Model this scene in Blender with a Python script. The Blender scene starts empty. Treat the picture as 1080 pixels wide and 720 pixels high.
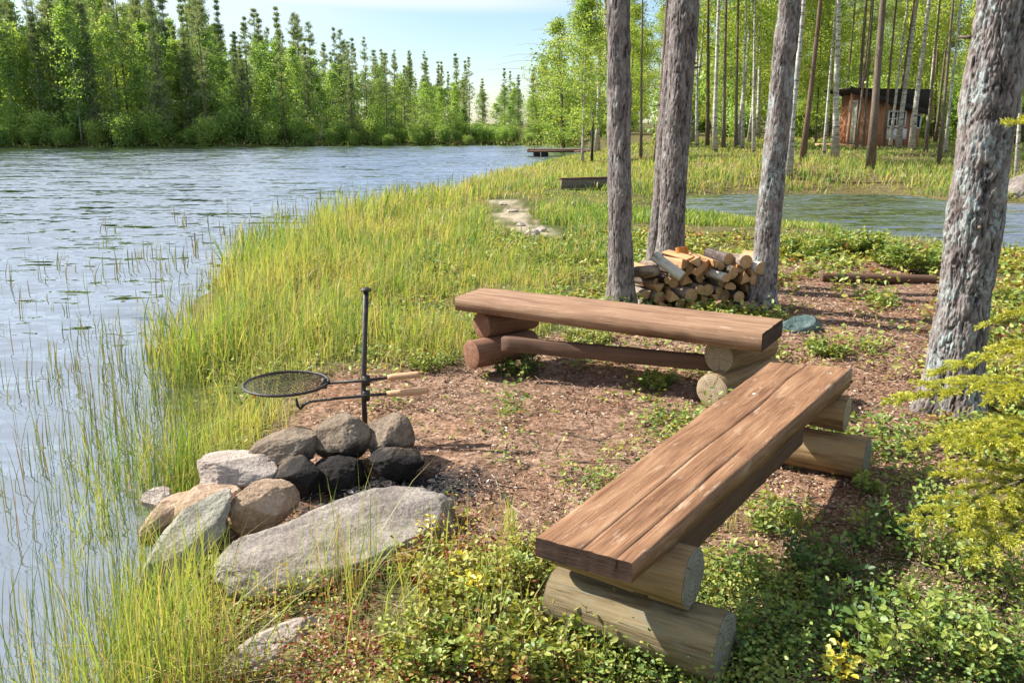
import bpy, math, random
import numpy as np
from mathutils import Vector, Matrix, Euler
random.seed(7)
rng = np.random.default_rng(7)
sc = bpy.context.scene
C = bpy.context.collection
R = math.radians

# ------------------------------------------------------------------ camera
F, HY, CAMZ = 900.0, 130.0, 1.5
PITCH = math.atan((360 - HY) / F)
cam_d = bpy.data.cameras.new('camera')
cam = bpy.data.objects.new('camera', cam_d)
C.objects.link(cam)
cam.location = (0, 0, CAMZ)
cam.rotation_euler = (math.pi / 2 - PITCH, 0, 0)
cam_d.sensor_width = 36
cam_d.lens = 36 * F / 1080
cam_d.clip_start = 0.05
cam_d.clip_end = 2000
sc.camera = cam

# ------------------------------------------------------------------ sun, sky, exposure
SUN_EL = R(42)
SUN_AZ = math.atan2(-0.955, 0.28)          # clockwise from +Y: left and a little beyond
to_sun = Vector((math.sin(SUN_AZ) * math.cos(SUN_EL), math.cos(SUN_AZ) * math.cos(SUN_EL), math.sin(SUN_EL)))
sl = bpy.data.lights.new('sun', 'SUN')
sl.energy = 5.0
sl.angle = R(0.53)
sl.color = (1.0, 0.95, 0.86)
so = bpy.data.objects.new('sun', sl)
C.objects.link(so)
so.rotation_euler = to_sun.to_track_quat('Z', 'Y').to_euler()

W = bpy.data.worlds.new('World')
sc.world = W
W.use_nodes = True
nt = W.node_tree
nt.nodes.clear()
def N(t, typ, **kw):
    n = t.nodes.new(typ)
    for k, v in kw.items():
        setattr(n, k, v)
    return n
L = nt.links.new
out = N(nt, 'ShaderNodeOutputWorld')
sky = N(nt, 'ShaderNodeTexSky', sky_type='NISHITA', sun_disc=False)
sky.sun_elevation = SUN_EL
sky.sun_rotation = SUN_AZ
sky.air_density = 1.0
sky.dust_density = 0.3
sky.ozone_density = 3.0
bg = N(nt, 'ShaderNodeBackground')
bg.inputs['Strength'].default_value = 0.08
L(sky.outputs[0], bg.inputs['Color'])
bgc = N(nt, 'ShaderNodeBackground')
bgc.inputs['Color'].default_value = (0.90, 0.95, 1.0, 1)
bgc.inputs['Strength'].default_value = 0.52
tc = N(nt, 'ShaderNodeTexCoord')
sep = N(nt, 'ShaderNodeSeparateXYZ')
L(tc.outputs['Generated'], sep.inputs[0])
def wm(op, a, b=None, c=None):
    n = N(nt, 'ShaderNodeMath', operation=op)
    for i, v in enumerate((a, b, c)):
        if v is None:
            continue
        if isinstance(v, (int, float)):
            n.inputs[i].default_value = v
        else:
            L(v, n.inputs[i])
    return n.outputs[0]
zz = wm('MAXIMUM', sep.outputs['Z'], 0.0)
den = wm('ADD', zz, 0.06)
comb = N(nt, 'ShaderNodeCombineXYZ')
L(wm('DIVIDE', sep.outputs['X'], den), comb.inputs['X'])
L(wm('MULTIPLY', wm('DIVIDE', sep.outputs['Y'], den), 2.2), comb.inputs['Y'])
no = N(nt, 'ShaderNodeTexNoise')
no.inputs['Scale'].default_value = 0.42
no.inputs['Detail'].default_value = 7
no.inputs['Roughness'].default_value = 0.55
L(comb.outputs[0], no.inputs['Vector'])
def mrange(t, v, a, b, c=0.0, d=1.0, smooth=True):
    n = N(t, 'ShaderNodeMapRange')
    n.interpolation_type = 'SMOOTHSTEP' if smooth else 'LINEAR'
    t.links.new(v, n.inputs[0])
    for i, q in enumerate((a, b, c, d)):
        n.inputs[i + 1].default_value = q
    return n.outputs[0]
band = mrange(nt, zz, 0.118, 0.150)
low = wm('MULTIPLY', mrange(nt, sep.outputs['X'], -0.05, -0.32), mrange(nt, zz, 0.02, 0.12))
cov = mrange(nt, no.outputs[0], 0.36, 0.62)
thin = wm('MULTIPLY', mrange(nt, zz, 0.112, 0.128), mrange(nt, zz, 0.165, 0.14))
thin = wm('MULTIPLY', thin, mrange(nt, sep.outputs['X'], 0.16, -0.05))
fac = wm('MAXIMUM', wm('MULTIPLY', thin, .75), wm('MAXIMUM', wm('MULTIPLY', band, wm('MULTIPLY_ADD', cov, 0.55, 0.04)), wm('MULTIPLY', low, 0.65)))
mix = N(nt, 'ShaderNodeMixShader')
L(fac, mix.inputs[0])
L(bg.outputs[0], mix.inputs[1])
L(bgc.outputs[0], mix.inputs[2])
L(mix.outputs[0], out.inputs[0])

sc.view_settings.view_transform = 'Standard'
sc.view_settings.look = 'None'
sc.view_settings.exposure = 1.12
sc.view_settings.gamma = 1
sc.view_settings.use_curve_mapping = False
sc.cycles.max_bounces = 6
sc.cycles.diffuse_bounces = 3
sc.cycles.glossy_bounces = 3
sc.cycles.transmission_bounces = 4
sc.cycles.use_denoising = True
sc.cycles.use_adaptive_sampling = True
sc.cycles.adaptive_threshold = 0.02
sc.cycles.caustics_reflective = False
sc.cycles.caustics_refractive = False

# ------------------------------------------------------------------ numeric helpers
_T = np.random.default_rng(3).random((32, 32, 32))
def vnoise(P):
    P = np.asarray(P, float)
    i = np.floor(P).astype(int)
    f = P - i
    f = f * f * (3 - 2 * f)
    i0 = i & 31
    i1 = (i + 1) & 31
    x, y, z = f[:, 0], f[:, 1], f[:, 2]
    def g(a, b, c):
        return _T[a[:, 0], b[:, 1], c[:, 2]]
    c00 = g(i0, i0, i0) * (1 - x) + g(i1, i0, i0) * x
    c10 = g(i0, i1, i0) * (1 - x) + g(i1, i1, i0) * x
    c01 = g(i0, i0, i1) * (1 - x) + g(i1, i0, i1) * x
    c11 = g(i0, i1, i1) * (1 - x) + g(i1, i1, i1) * x
    return ((c00 * (1 - y) + c10 * y) * (1 - z) + (c01 * (1 - y) + c11 * y) * z) * 2 - 1
def fbm(P, o=4, gain=0.5):
    P = np.asarray(P, float)
    s = 0
    a = 1.0
    for k in range(o):
        s = s + a * vnoise(P * (2.03 ** k) + k * 7.3)
        a *= gain
    return s
def fbm2(x, y, o=3, z=0.0):
    return fbm(np.stack([x, y, np.full_like(x, z)], 1), o)
def sstep(a, b, x):
    t = np.clip((x - a) / (b - a), 0, 1)
    return t * t * (3 - 2 * t)
def sdist(poly, x, y):
    """signed distance to a closed polygon, negative inside"""
    P = np.asarray(poly, float)
    d = np.full(x.shape, 1e9)
    ins = np.zeros(x.shape, bool)
    for k in range(len(P)):
        ax, ay = P[k]
        bx, by = P[(k + 1) % len(P)]
        ex, ey = bx - ax, by - ay
        t = np.clip(((x - ax) * ex + (y - ay) * ey) / (ex * ex + ey * ey + 1e-12), 0, 1)
        d = np.minimum(d, np.hypot(x - ax - t * ex, y - ay - t * ey))
        c = ((ay > y) != (by > y))
        ins ^= c & (x < ex * (y - ay) / (ey if abs(ey) > 1e-9 else 1e-9) + ax)
    return np.where(ins, -d, d)
def ray(px, py):
    a, b = (px - 540) / F, (360 - py) / F
    return (a, math.cos(PITCH) + b * math.sin(PITCH), -math.sin(PITCH) + b * math.cos(PITCH))
def at(px, py, z):
    d = ray(px, py)
    t = (z - CAMZ) / d[2]
    return Vector((d[0] * t, d[1] * t, z))
def atY(px, py, Y):
    d = ray(px, py)
    t = Y / d[1]
    return Vector((d[0] * t, Y, CAMZ + d[2] * t))

# ------------------------------------------------------------------ terrain function
ZW = -0.32
near_shore = [(60, 820), (125, 722), (138, 660), (152, 600), (156, 545), (178, 500), (194, 452), (192, 408), (196, 365), (210, 328),
              (240, 296), (296, 263), (362, 240), (432, 217), (490, 197), (538, 182), (572, 174), (610, 167), (660, 164)]
NS = [tuple(at(a, b, ZW)[:2]) for a, b in near_shore]
LAKE = NS + [(12, 58), (12, 67), (6, 72), (0, 74), (-12, 73), (-26, 71), (-42, 67), (-70, 62), (-120, 55), (-220, 40), (-220, -40), (-60, -30), (-8, -12), (-3.2, -3), (-1.9, 0.8)]
pond_px = [(712, 236), (760, 239), (820, 243), (880, 249), (930, 259), (990, 266), (1080, 275), (1180, 284), (1330, 280), (1330, 235), (1160, 216), (1010, 213),
           (960, 206), (900, 204), (830, 204), (760, 205), (715, 207), (690, 216), (694, 228)]
POND = [tuple(at(a, b, ZW)[:2]) for a, b in pond_px]
CLEAR = [tuple(at(a, b, 0)[:2]) for a, b in [(225, 500), (300, 420), (345, 392), (430, 388), (500, 392), (560, 372), (640, 352), (760, 350), (830, 345), (832, 280), (900, 275), (985, 280), (985, 440), (950, 470),
                                             (900, 500), (850, 540), (700, 570), (600, 620), (520, 560), (480, 545), (400, 540), (300, 540)]]
PATH = [(528, 214), (545, 222), (535, 233), (552, 243), (570, 252)]
PATHW = [tuple(at(a, b, -0.05)[:2]) for a, b in PATH]
def pathdist(x, y):
    d = np.full(x.shape, 1e9)
    for (ax, ay), (bx, by) in zip(PATHW, PATHW[1:]):
        ex, ey = bx - ax, by - ay
        t = np.clip(((x - ax) * ex + (y - ay) * ey) / (ex * ex + ey * ey), 0, 1)
        d = np.minimum(d, np.hypot(x - ax - t * ex, y - ay - t * ey))
    return d
def shore(x, y):
    w = 0.12 * fbm2(x * 1.3, y * 1.3, 3)
    return sdist(LAKE, x, y) + w * np.clip(y / 5, .5, 4), sdist(POND, x, y) + w * 1.2
def gz(x, y, full=False):
    x = np.atleast_1d(np.asarray(x, float)).ravel()
    y = np.atleast_1d(np.asarray(y, float)).ravel()
    a, b = shore(x, y)
    sd = np.minimum(a, b)
    z = np.where(sd > 0, ZW + 0.33 * (1 - np.exp(-np.maximum(sd, 0) / 0.75)), ZW + np.maximum(sd * 0.25, -1.2))
    land = sstep(0, 1.0, sd)
    z = z + land * (0.42 * sstep(24, 38, y) * sstep(1, 7, x - 0.02 * y))
    far = sstep(60, 76, y) * np.clip(sd, 0, 80) * 0.014
    z = z + land * far
    z = z + land * 0.25 * np.exp(-(((x - 8.5) / 3.2) ** 2 + ((y - 27) / 3) ** 2))
    z = z + land * (0.03 * fbm2(x * 0.9, y * 0.9, 3, 2.0) + 0.012 * fbm2(x * 5, y * 5, 3, 5.0) * (y < 30))
    # hollow under the camping fire
    z = z - 0.03 * np.exp(-(((x + 0.66) / .25) ** 2 + ((y - 3.62) / .2) ** 2))
    return (z, a, b) if full else z
def g1(x, y):
    return float(gz(x, y)[0])
def gat(px, py):
    z = -0.02
    for _ in range(8):
        p = at(px, py, z)
        z = g1(p.x, p.y)
    return Vector((p.x, p.y, z))

# ------------------------------------------------------------------ mesh helpers
def mesh_np(name, V, faces, mats=(), attr=None, smooth=False, fmat=None):
    """V (n,3); faces: list of int arrays (m,k)"""
    me = bpy.data.meshes.new(name)
    V = np.ascontiguousarray(V, np.float32)
    me.vertices.add(len(V))
    me.vertices.foreach_set('co', V.ravel())
    fl = [np.asarray(f, np.int32) for f in faces if len(f)]
    loops = np.concatenate([f.ravel() for f in fl])
    tot = np.concatenate([np.full(len(f), f.shape[1], np.int32) for f in fl])
    st = np.concatenate([[0], np.cumsum(tot)[:-1]]).astype(np.int32)
    me.loops.add(len(loops))
    me.loops.foreach_set('vertex_index', loops)
    me.polygons.add(len(tot))
    me.polygons.foreach_set('loop_start', st)
    me.polygons.foreach_set('loop_total', tot)
    if fmat is not None:
        me.polygons.foreach_set('material_index', np.asarray(fmat, np.int32))
    if smooth:
        me.polygons.foreach_set('use_smooth', np.ones(len(tot), bool))
    if attr is not None:
        for k, v in attr.items():
            at_ = me.attributes.new(k, 'FLOAT', 'POINT')
            at_.data.foreach_set('value', np.ascontiguousarray(v, np.float32))
    for m in mats:
        me.materials.append(m)
    me.update(calc_edges=True)
    me.validate()
    return me
def link(name, me, parent=None, loc=None):
    o = bpy.data.objects.new(name, me)
    C.objects.link(o)
    if parent is not None:
        o.parent = parent
    if loc is not None:
        o.location = loc
    return o
def tag(o, label=None, cat=None, group=None, kind=None):
    for k, v in (('label', label), ('category', cat), ('group', group), ('kind', kind)):
        if v:
            o[k] = v
    return o
def root(name, loc, label, cat, group=None, rz=0):
    o = bpy.data.objects.new(name, None)
    C.objects.link(o)
    o.empty_display_size = 0.2
    o.location = loc
    o.rotation_euler = (0, 0, rz)
    return tag(o, label, cat, group)
class Geo:
    """gathers verts / faces / attribute v"""
    def __init__(s):
        s.V, s.F, s.A, s.n, s.M = [], {}, [], 0, {}
    def add(s, V, faces, v=0.5, mat=0):
        V = np.asarray(V, float).reshape(-1, 3)
        s.V.append(V)
        s.A.append(np.broadcast_to(np.asarray(v, float), (len(V),)).copy())
        for f in faces:
            f = np.asarray(f, int)
            if len(f):
                s.F.setdefault((f.shape[1], mat), []).append(f + s.n)
        s.n += len(V)
    def mesh(s, name, mats, smooth=False):
        keys = sorted(s.F)
        fl = [np.concatenate(s.F[k]) for k in keys]
        fm = np.concatenate([np.full(len(f), k[1], int) for f, k in zip(fl, keys)])
        return mesh_np(name, np.concatenate(s.V), fl, mats, {'v': np.concatenate(s.A)}, smooth, fm)
def blades(g, base, h, w, az, bend, v, mat=0, tipv=None, segs=2):
    """grass blades: strips of two quads and a tip"""
    n = len(base)
    fz = rng.random(n) * math.pi * 2
    sx = np.stack([np.cos(fz), np.sin(fz), np.zeros(n)], 1) * (w / 2)[:, None]
    dx = np.stack([np.cos(az), np.sin(az), np.zeros(n)], 1)
    ts = (0, .4, .75, 1.0)
    ws = (.9, 1.0, .7)
    V = np.zeros((n, 7, 3))
    for k, t in enumerate(ts):
        c = base + dx * (bend * h * t ** 2.0)[:, None]
        c[:, 2] += h * t * (1 - 0.35 * bend * t)
        if k < 3:
            V[:, 2 * k] = c - sx * ws[k]
            V[:, 2 * k + 1] = c + sx * ws[k]
        else:
            V[:, 6] = c
    i = np.arange(n)[:, None] * 7
    q = np.concatenate([i + np.array([[0, 1, 3, 2]]), i + np.array([[2, 3, 5, 4]])])
    t = i + np.array([[4, 5, 6]])
    g.add(V.reshape(-1, 3), [q, t], np.repeat(v, 7), mat)
def unit(v):
    return v / (np.linalg.norm(v, axis=-1, keepdims=True) + 1e-9)
def leaves(g, c, ax, nrm, ln, wd, v, mat=0, shape='diamond', fold=0.15):
    """leaf faces: c base point, ax axis dir, nrm approx normal"""
    n = len(c)
    ax = unit(ax)
    s = unit(np.cross(nrm, ax))
    up = np.cross(ax, s)
    ln = np.broadcast_to(ln, (n,))[:, None]
    wd = np.broadcast_to(wd, (n,))[:, None]
    if shape == 'diamond':
        V = np.stack([c, c + ax * ln * .45 + s * wd * .5 + up * wd * fold, c + ax * ln, c + ax * ln * .45 - s * wd * .5 + up * wd * fold], 1)
        i = np.arange(n)[:, None] * 4
        g.add(V.reshape(-1, 3), [i + np.array([[0, 1, 2]]), i + np.array([[0, 2, 3]])] if fold else [i + np.array([[0, 1, 2, 3]])], np.repeat(v, 4), mat)
    else:
        pts = [(0, 0), (.22, .36), (.55, .5), (.85, .3), (1, 0), (.85, -.3), (.55, -.5), (.22, -.36)]
        V = np.stack([c + ax * ln * a + s * wd * b + up * (abs(b) * 2 * wd * fold - ln * .18 * a * a) for a, b in pts], 1)
        i = np.arange(n)[:, None] * 8
        g.add(V.reshape(-1, 3), [i + np.array([[0, 1, 2, 3, 4]]), i + np.array([[0, 4, 5, 6, 7]])], np.repeat(v, 8), mat)
def tubes(g, P, rad, sides=5, v=0.5, mat=0):
    """P (n,k,3) polylines, rad (n,k)"""
    P = np.asarray(P, float)
    n, k, _ = P.shape
    T = np.gradient(P, axis=1)
    T = unit(T)
    ref = np.where(np.abs(T[..., 2:3]) > .9, np.array([1., 0, 0]), np.array([0, 0, 1.]))
    A = unit(np.cross(T, ref))
    B = np.cross(T, A)
    th = np.arange(sides) / sides * 2 * math.pi
    V = P[:, :, None, :] + rad[:, :, None, None] * (A[:, :, None, :] * np.cos(th)[None, None, :, None] + B[:, :, None, :] * np.sin(th)[None, None, :, None])
    idx = np.arange(n * k * sides).reshape(n, k, sides)
    a = idx[:, :-1]
    b = idx[:, 1:]
    q = np.stack([a, np.roll(a, -1, 2), np.roll(b, -1, 2), b], -1).reshape(-1, 4)
    g.add(V.reshape(-1, 3), [q], np.repeat(np.broadcast_to(v, (n,)), k * sides) if np.ndim(v) else v, mat)
    # end caps
    if sides >= 3:
        c0 = idx[:, 0, ::-1]
        c1 = idx[:, -1]
        for cc in (c0, c1):
            s_ = g.F.setdefault((sides, mat), [])
            s_.append(cc + (g.n - n * k * sides))
def tube1(g, pts, r, sides=10, v=.5, mat=0):
    pts = np.asarray([tuple(p) for p in pts], float)[None]
    r = np.broadcast_to(np.asarray(r, float), pts.shape[:2])
    tubes(g, pts, r, sides, v, mat)
def icos(sub):
    t = (1 + 5 ** .5) / 2
    V = [(-1, t, 0), (1, t, 0), (-1, -t, 0), (1, -t, 0), (0, -1, t), (0, 1, t), (0, -1, -t), (0, 1, -t), (t, 0, -1), (t, 0, 1), (-t, 0, -1), (-t, 0, 1)]
    Fc = [(0, 11, 5), (0, 5, 1), (0, 1, 7), (0, 7, 10), (0, 10, 11), (1, 5, 9), (5, 11, 4), (11, 10, 2), (10, 7, 6), (7, 1, 8),
          (3, 9, 4), (3, 4, 2), (3, 2, 6), (3, 6, 8), (3, 8, 9), (4, 9, 5), (2, 4, 11), (6, 2, 10), (8, 6, 7), (9, 8, 1)]
    V = [tuple(unit(np.array(v, float))) for v in V]
    for _ in range(sub):
        mid = {}
        def m(a, b):
            k = (min(a, b), max(a, b))
            if k not in mid:
                mid[k] = len(V)
                V.append(tuple(unit((np.array(V[a]) + np.array(V[b])) / 2)))
            return mid[k]
        F2 = []
        for a, b, c in Fc:
            x, y, z = m(a, b), m(b, c), m(c, a)
            F2 += [(a, x, z), (b, y, x), (c, z, y), (x, y, z)]
        Fc = F2
    return np.array(V), np.array(Fc)
ICO5 = icos(5)
ICO3 = icos(3)

# ------------------------------------------------------------------ material helpers
def mat(name):
    m = bpy.data.materials.new(name)
    m.use_nodes = True
    t = m.node_tree
    t.nodes.clear()
    o = t.nodes.new('ShaderNodeOutputMaterial')
    return m, t, o
def ramp(t, fac, stops, interp='LINEAR'):
    n = t.nodes.new('ShaderNodeValToRGB')
    n.color_ramp.interpolation = interp
    e = n.color_ramp.elements
    while len(e) < len(stops):
        e.new(0.5)
    for q, (p, c) in zip(e, stops):
        q.position = p
        q.color = (*c, 1)
    t.links.new(fac, n.inputs[0])
    return n.outputs[0]
def noise(t, vec, scale, detail=4, rough=.5, dist=0.0):
    n = t.nodes.new('ShaderNodeTexNoise')
    n.inputs['Scale'].default_value = scale
    n.inputs['Detail'].default_value = detail
    n.inputs['Roughness'].default_value = rough
    n.inputs['Distortion'].default_value = dist
    if vec is not None:
        t.links.new(vec, n.inputs['Vector'])
    return n.outputs[0]
def voro(t, vec, scale, feature='F1', rnd=1.0):
    n = t.nodes.new('ShaderNodeTexVoronoi')
    n.feature = feature
    n.inputs['Scale'].default_value = scale
    n.inputs['Randomness'].default_value = rnd
    if vec is not None:
        t.links.new(vec, n.inputs['Vector'])
    return n
def objco(t, scale=(1, 1, 1)):
    n = t.nodes.new('ShaderNodeTexCoord')
    m = t.nodes.new('ShaderNodeMapping')
    m.inputs['Scale'].default_value = scale
    t.links.new(n.outputs['Object'], m.inputs[0])
    return m.outputs[0]
def mixc(t, fac, a, b, blend='MIX'):
    n = t.nodes.new('ShaderNodeMix')
    n.data_type = 'RGBA'
    n.blend_type = blend
    if isinstance(fac, (int, float)):
        n.inputs[0].default_value = fac
    else:
        t.links.new(fac, n.inputs[0])
    for i, v in ((6, a), (7, b)):
        if isinstance(v, tuple):
            n.inputs[i].default_value = (*v, 1)
        else:
            t.links.new(v, n.inputs[i])
    return n.outputs[2]
def math_(t, op, a, b=None):
    n = t.nodes.new('ShaderNodeMath')
    n.operation = op
    for i, v in enumerate((a, b)):
        if v is None:
            continue
        if isinstance(v, (int, float)):
            n.inputs[i].default_value = v
        else:
            t.links.new(v, n.inputs[i])
    return n.outputs[0]
def bump(t, h, strength=.5, dist=.02, prev=None):
    n = t.nodes.new('ShaderNodeBump')
    n.inputs['Strength'].default_value = strength
    n.inputs['Distance'].default_value = dist
    t.links.new(h, n.inputs['Height'])
    if prev is not None:
        t.links.new(prev, n.inputs['Normal'])
    return n.outputs[0]
def princ(t, o, col, rough=.8, nrm=None, spec=.3, metal=0.0):
    p = t.nodes.new('ShaderNodeBsdfPrincipled')
    if isinstance(col, tuple):
        p.inputs['Base Color'].default_value = (*col, 1)
    else:
        t.links.new(col, p.inputs['Base Color'])
    if isinstance(rough, (int, float)):
        p.inputs['Roughness'].default_value = rough
    else:
        t.links.new(rough, p.inputs['Roughness'])
    p.inputs['Specular IOR Level'].default_value = spec
    p.inputs['Metallic'].default_value = metal
    if nrm is not None:
        t.links.new(nrm, p.inputs['Normal'])
    t.links.new(p.outputs[0], o.inputs[0])
    return p
def attrv(t, name='v'):
    n = t.nodes.new('ShaderNodeAttribute')
    n.attribute_name = name
    return n.outputs['Fac']
def leafmat(name, stops, trans=.5, gloss=.06, objvar=0.0):
    m, t, o = mat(name)
    v = attrv(t)
    if objvar:
        oi = t.nodes.new('ShaderNodeObjectInfo')
        k = math_(t, 'MULTIPLY', math_(t, 'SUBTRACT', oi.outputs['Random'], .5), objvar)
        v = math_(t, 'ADD', v, k)
    col = ramp(t, v, stops)
    d = t.nodes.new('ShaderNodeBsdfDiffuse')
    tr = t.nodes.new('ShaderNodeBsdfTranslucent')
    t.links.new(col, d.inputs[0])
    warm = mixc(t, 1.0, col, (1.25, 1.15, .55), 'MULTIPLY')
    t.links.new(warm, tr.inputs[0])
    mx = t.nodes.new('ShaderNodeMixShader')
    mx.inputs[0].default_value = trans
    t.links.new(d.outputs[0], mx.inputs[1])
    t.links.new(tr.outputs[0], mx.inputs[2])
    gl = t.nodes.new('ShaderNodeBsdfGlossy')
    gl.inputs['Roughness'].default_value = .5
    gl.inputs['Color'].default_value = (1, 1, 1, 1)
    m2 = t.nodes.new('ShaderNodeMixShader')
    m2.inputs[0].default_value = gloss
    t.links.new(mx.outputs[0], m2.inputs[1])
    t.links.new(gl.outputs[0], m2.inputs[2])
    t.links.new(m2.outputs[0], o.inputs[0])
    return m

M = {}
# ground
m, t, o = mat('forest_floor')
oc = objco(t)
veg = attrv(t, 'veg')
n1 = noise(t, oc, 14, 6, .65)
n2 = noise(t, oc, 1.1, 4)
vc = voro(t, oc, 55)
litter = ramp(t, n1, [(.25, (.07, .04, .026)), (.45, (.17, .105, .07)), (.6, (.27, .18, .13)), (.8, (.38, .28, .21))])
bwn = t.nodes.new('ShaderNodeRGBToBW')
t.links.new(vc.outputs['Color'], bwn.inputs[0])
litter = mixc(t, .55, litter, ramp(t, bwn.outputs[0], [(.2, (.2, .17, .15)), (.5, (.5, .5, .5)), (.8, (.8, .77, .72))]), 'OVERLAY')
litter = mixc(t, mrange(t, n2, .4, .7), litter, mixc(t, 1, litter, (.95, .82, .72), 'MULTIPLY'))
soil = ramp(t, n1, [(.3, (.03, .036, .010)), (.5, (.07, .085, .022)), (.75, (.13, .14, .045))])
gc = mixc(t, veg, litter, soil)
sand = attrv(t, 'sand')
gc = mixc(t, sand, gc, ramp(t, n1, [(.3, (.22, .18, .12)), (.7, (.48, .41, .31))]))
ash = attrv(t, 'ash')
gc = mixc(t, ash, gc, ramp(t, n1, [(.3, (.008, .007, .007)), (.7, (.04, .037, .038))]))
princ(t, o, gc, .95, bump(t, n1, .6, .03), .1)
M['ground'] = m

# water
def water(name, wave_scale, slope, bias, tint=(.012, .030, .036)):
    m, t, o = mat(name)
    tcn = t.nodes.new('ShaderNodeTexCoord')
    def vec(rot, sc_, scale, detail, dist):
        mp = t.nodes.new('ShaderNodeMapping')
        mp.inputs['Rotation'].default_value = (0, 0, R(rot))
        mp.inputs['Scale'].default_value = sc_
        t.links.new(tcn.outputs['Object'], mp.inputs[0])
        n = t.nodes.new('ShaderNodeTexNoise')
        n.inputs['Scale'].default_value = scale
        n.inputs['Detail'].default_value = detail
        n.inputs['Roughness'].default_value = .5
        n.inputs['Distortion'].default_value = dist
        t.links.new(mp.outputs[0], n.inputs['Vector'])
        v = t.nodes.new('ShaderNodeVectorMath')
        v.operation = 'SUBTRACT'
        t.links.new(n.outputs['Color'], v.inputs[0])
        v.inputs[1].default_value = (.5, .5, .5)
        return v.outputs[0]
    a = vec(-14, (.6, 1.2, 1), wave_scale, 4, .5)
    b = vec(-22, (.30, 1.2, 1), wave_scale * .24, 2, .6)
    c = noise(t, tcn.outputs['Object'], .16, 3, .55)
    amp = mrange(t, c, .34, .60, .55, 1.0)
    ad = t.nodes.new('ShaderNodeVectorMath')
    ad.operation = 'ADD'
    t.links.new(a, ad.inputs[0])
    t.links.new(b, ad.inputs[1])
    sc2 = t.nodes.new('ShaderNodeVectorMath')
    sc2.operation = 'SCALE'
    t.links.new(ad.outputs[0], sc2.inputs[0])
    t.links.new(math_(t, 'MULTIPLY', amp, slope), sc2.inputs['Scale'])
    ml = t.nodes.new('ShaderNodeVectorMath')
    ml.operation = 'MULTIPLY_ADD'
    t.links.new(sc2.outputs[0], ml.inputs[0])
    ml.inputs[1].default_value = (.6, 1.0, 0)
    ml.inputs[2].default_value = (0, -bias, 1)        # waves lean to the near shore
    nn = t.nodes.new('ShaderNodeVectorMath')
    nn.operation = 'NORMALIZE'
    mn = t.nodes.new('ShaderNodeVectorMath')
    mn.operation = 'MINIMUM'
    mn.inputs[1].default_value = (9, .02, 9)          # lee slopes stay gentle
    t.links.new(ml.outputs[0], mn.inputs[0])
    t.links.new(mn.outputs[0], nn.inputs[0])
    nr = nn.outputs[0]
    p = t.nodes.new('ShaderNodeBsdfDiffuse')
    p.inputs[0].default_value = (*tint, 1)
    gl = t.nodes.new('ShaderNodeBsdfGlossy')
    gl.inputs['Roughness'].default_value = .05
    gl.inputs['Color'].default_value = (1, 1, 1, 1)
    t.links.new(nr, gl.inputs['Normal'])
    fr = t.nodes.new('ShaderNodeFresnel')
    fr.inputs['IOR'].default_value = 1.6
    t.links.new(nr, fr.inputs['Normal'])
    f = mrange(t, fr.outputs[0], 0.0, .6, .55, 1.0, False)
    mx = t.nodes.new('ShaderNodeMixShader')
    t.links.new(f, mx.inputs[0])
    t.links.new(p.outputs[0], mx.inputs[1])
    t.links.new(gl.outputs[0], mx.inputs[2])
    t.links.new(mx.outputs[0], o.inputs[0])
    return m
M['lake'] = water('lake_water', 6.5, 1.25, .16)
M['pond'] = water('pond_water', 7.5, 1.3, .32, (.018, .03, .022))

# foliage
M['meadow'] = leafmat('meadow_grass', [(0, (.42, .33, .18)), (.18, (.50, .45, .19)), (.42, (.38, .42, .11)), (.75, (.235, .35, .08)), (1, (.11, .22, .045))], .5, .02)
M['reed'] = leafmat('reed', [(0, (.26, .17, .09)), (.3, (.27, .27, .12)), (.7, (.20, .26, .09)), (1, (.12, .19, .07))], .3, .02)
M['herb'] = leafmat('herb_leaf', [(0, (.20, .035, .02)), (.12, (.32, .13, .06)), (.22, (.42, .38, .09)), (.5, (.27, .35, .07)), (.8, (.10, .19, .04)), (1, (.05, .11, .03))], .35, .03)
M['birch_leaf'] = leafmat('birch_leaf', [(0, (.54, .58, .14)), (.4, (.41, .52, .12)), (.75, (.26, .40, .10)), (1, (.14, .26, .065))], .5, .02, .4)
M['far_leaf'] = leafmat('far_birch_leaf', [(0, (.42, .54, .14)), (.4, (.31, .46, .125)), (.75, (.20, .35, .10)), (1, (.11, .23, .07))], .5, .02, .4)
M['needle'] = leafmat('pine_needle', [(0, (.40, .44, .21)), (.4, (.27, .35, .165)), (1, (.13, .20, .11))], .35, .02, .35)
M['spruce_tip'] = leafmat('spruce_tip', [(0, (.58, .55, .08)), (.4, (.40, .44, .06)), (.8, (.22, .28, .045)), (1, (.09, .15, .035))], .35, .03)
M['yellow_leaf'] = leafmat('yellow_leaf', [(0, (.75, .60, .05)), (1, (.50, .48, .06))], .4, .05)
m, t, o = mat('litter_flake')
princ(t, o, ramp(t, attrv(t), [(0, (.055, .028, .018)), (.3, (.19, .10, .062)), (.55, (.33, .205, .14)), (.8, (.47, .345, .25)), (1, (.62, .52, .42))]), .85, None, .15)
M['flake'] = m

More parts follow.
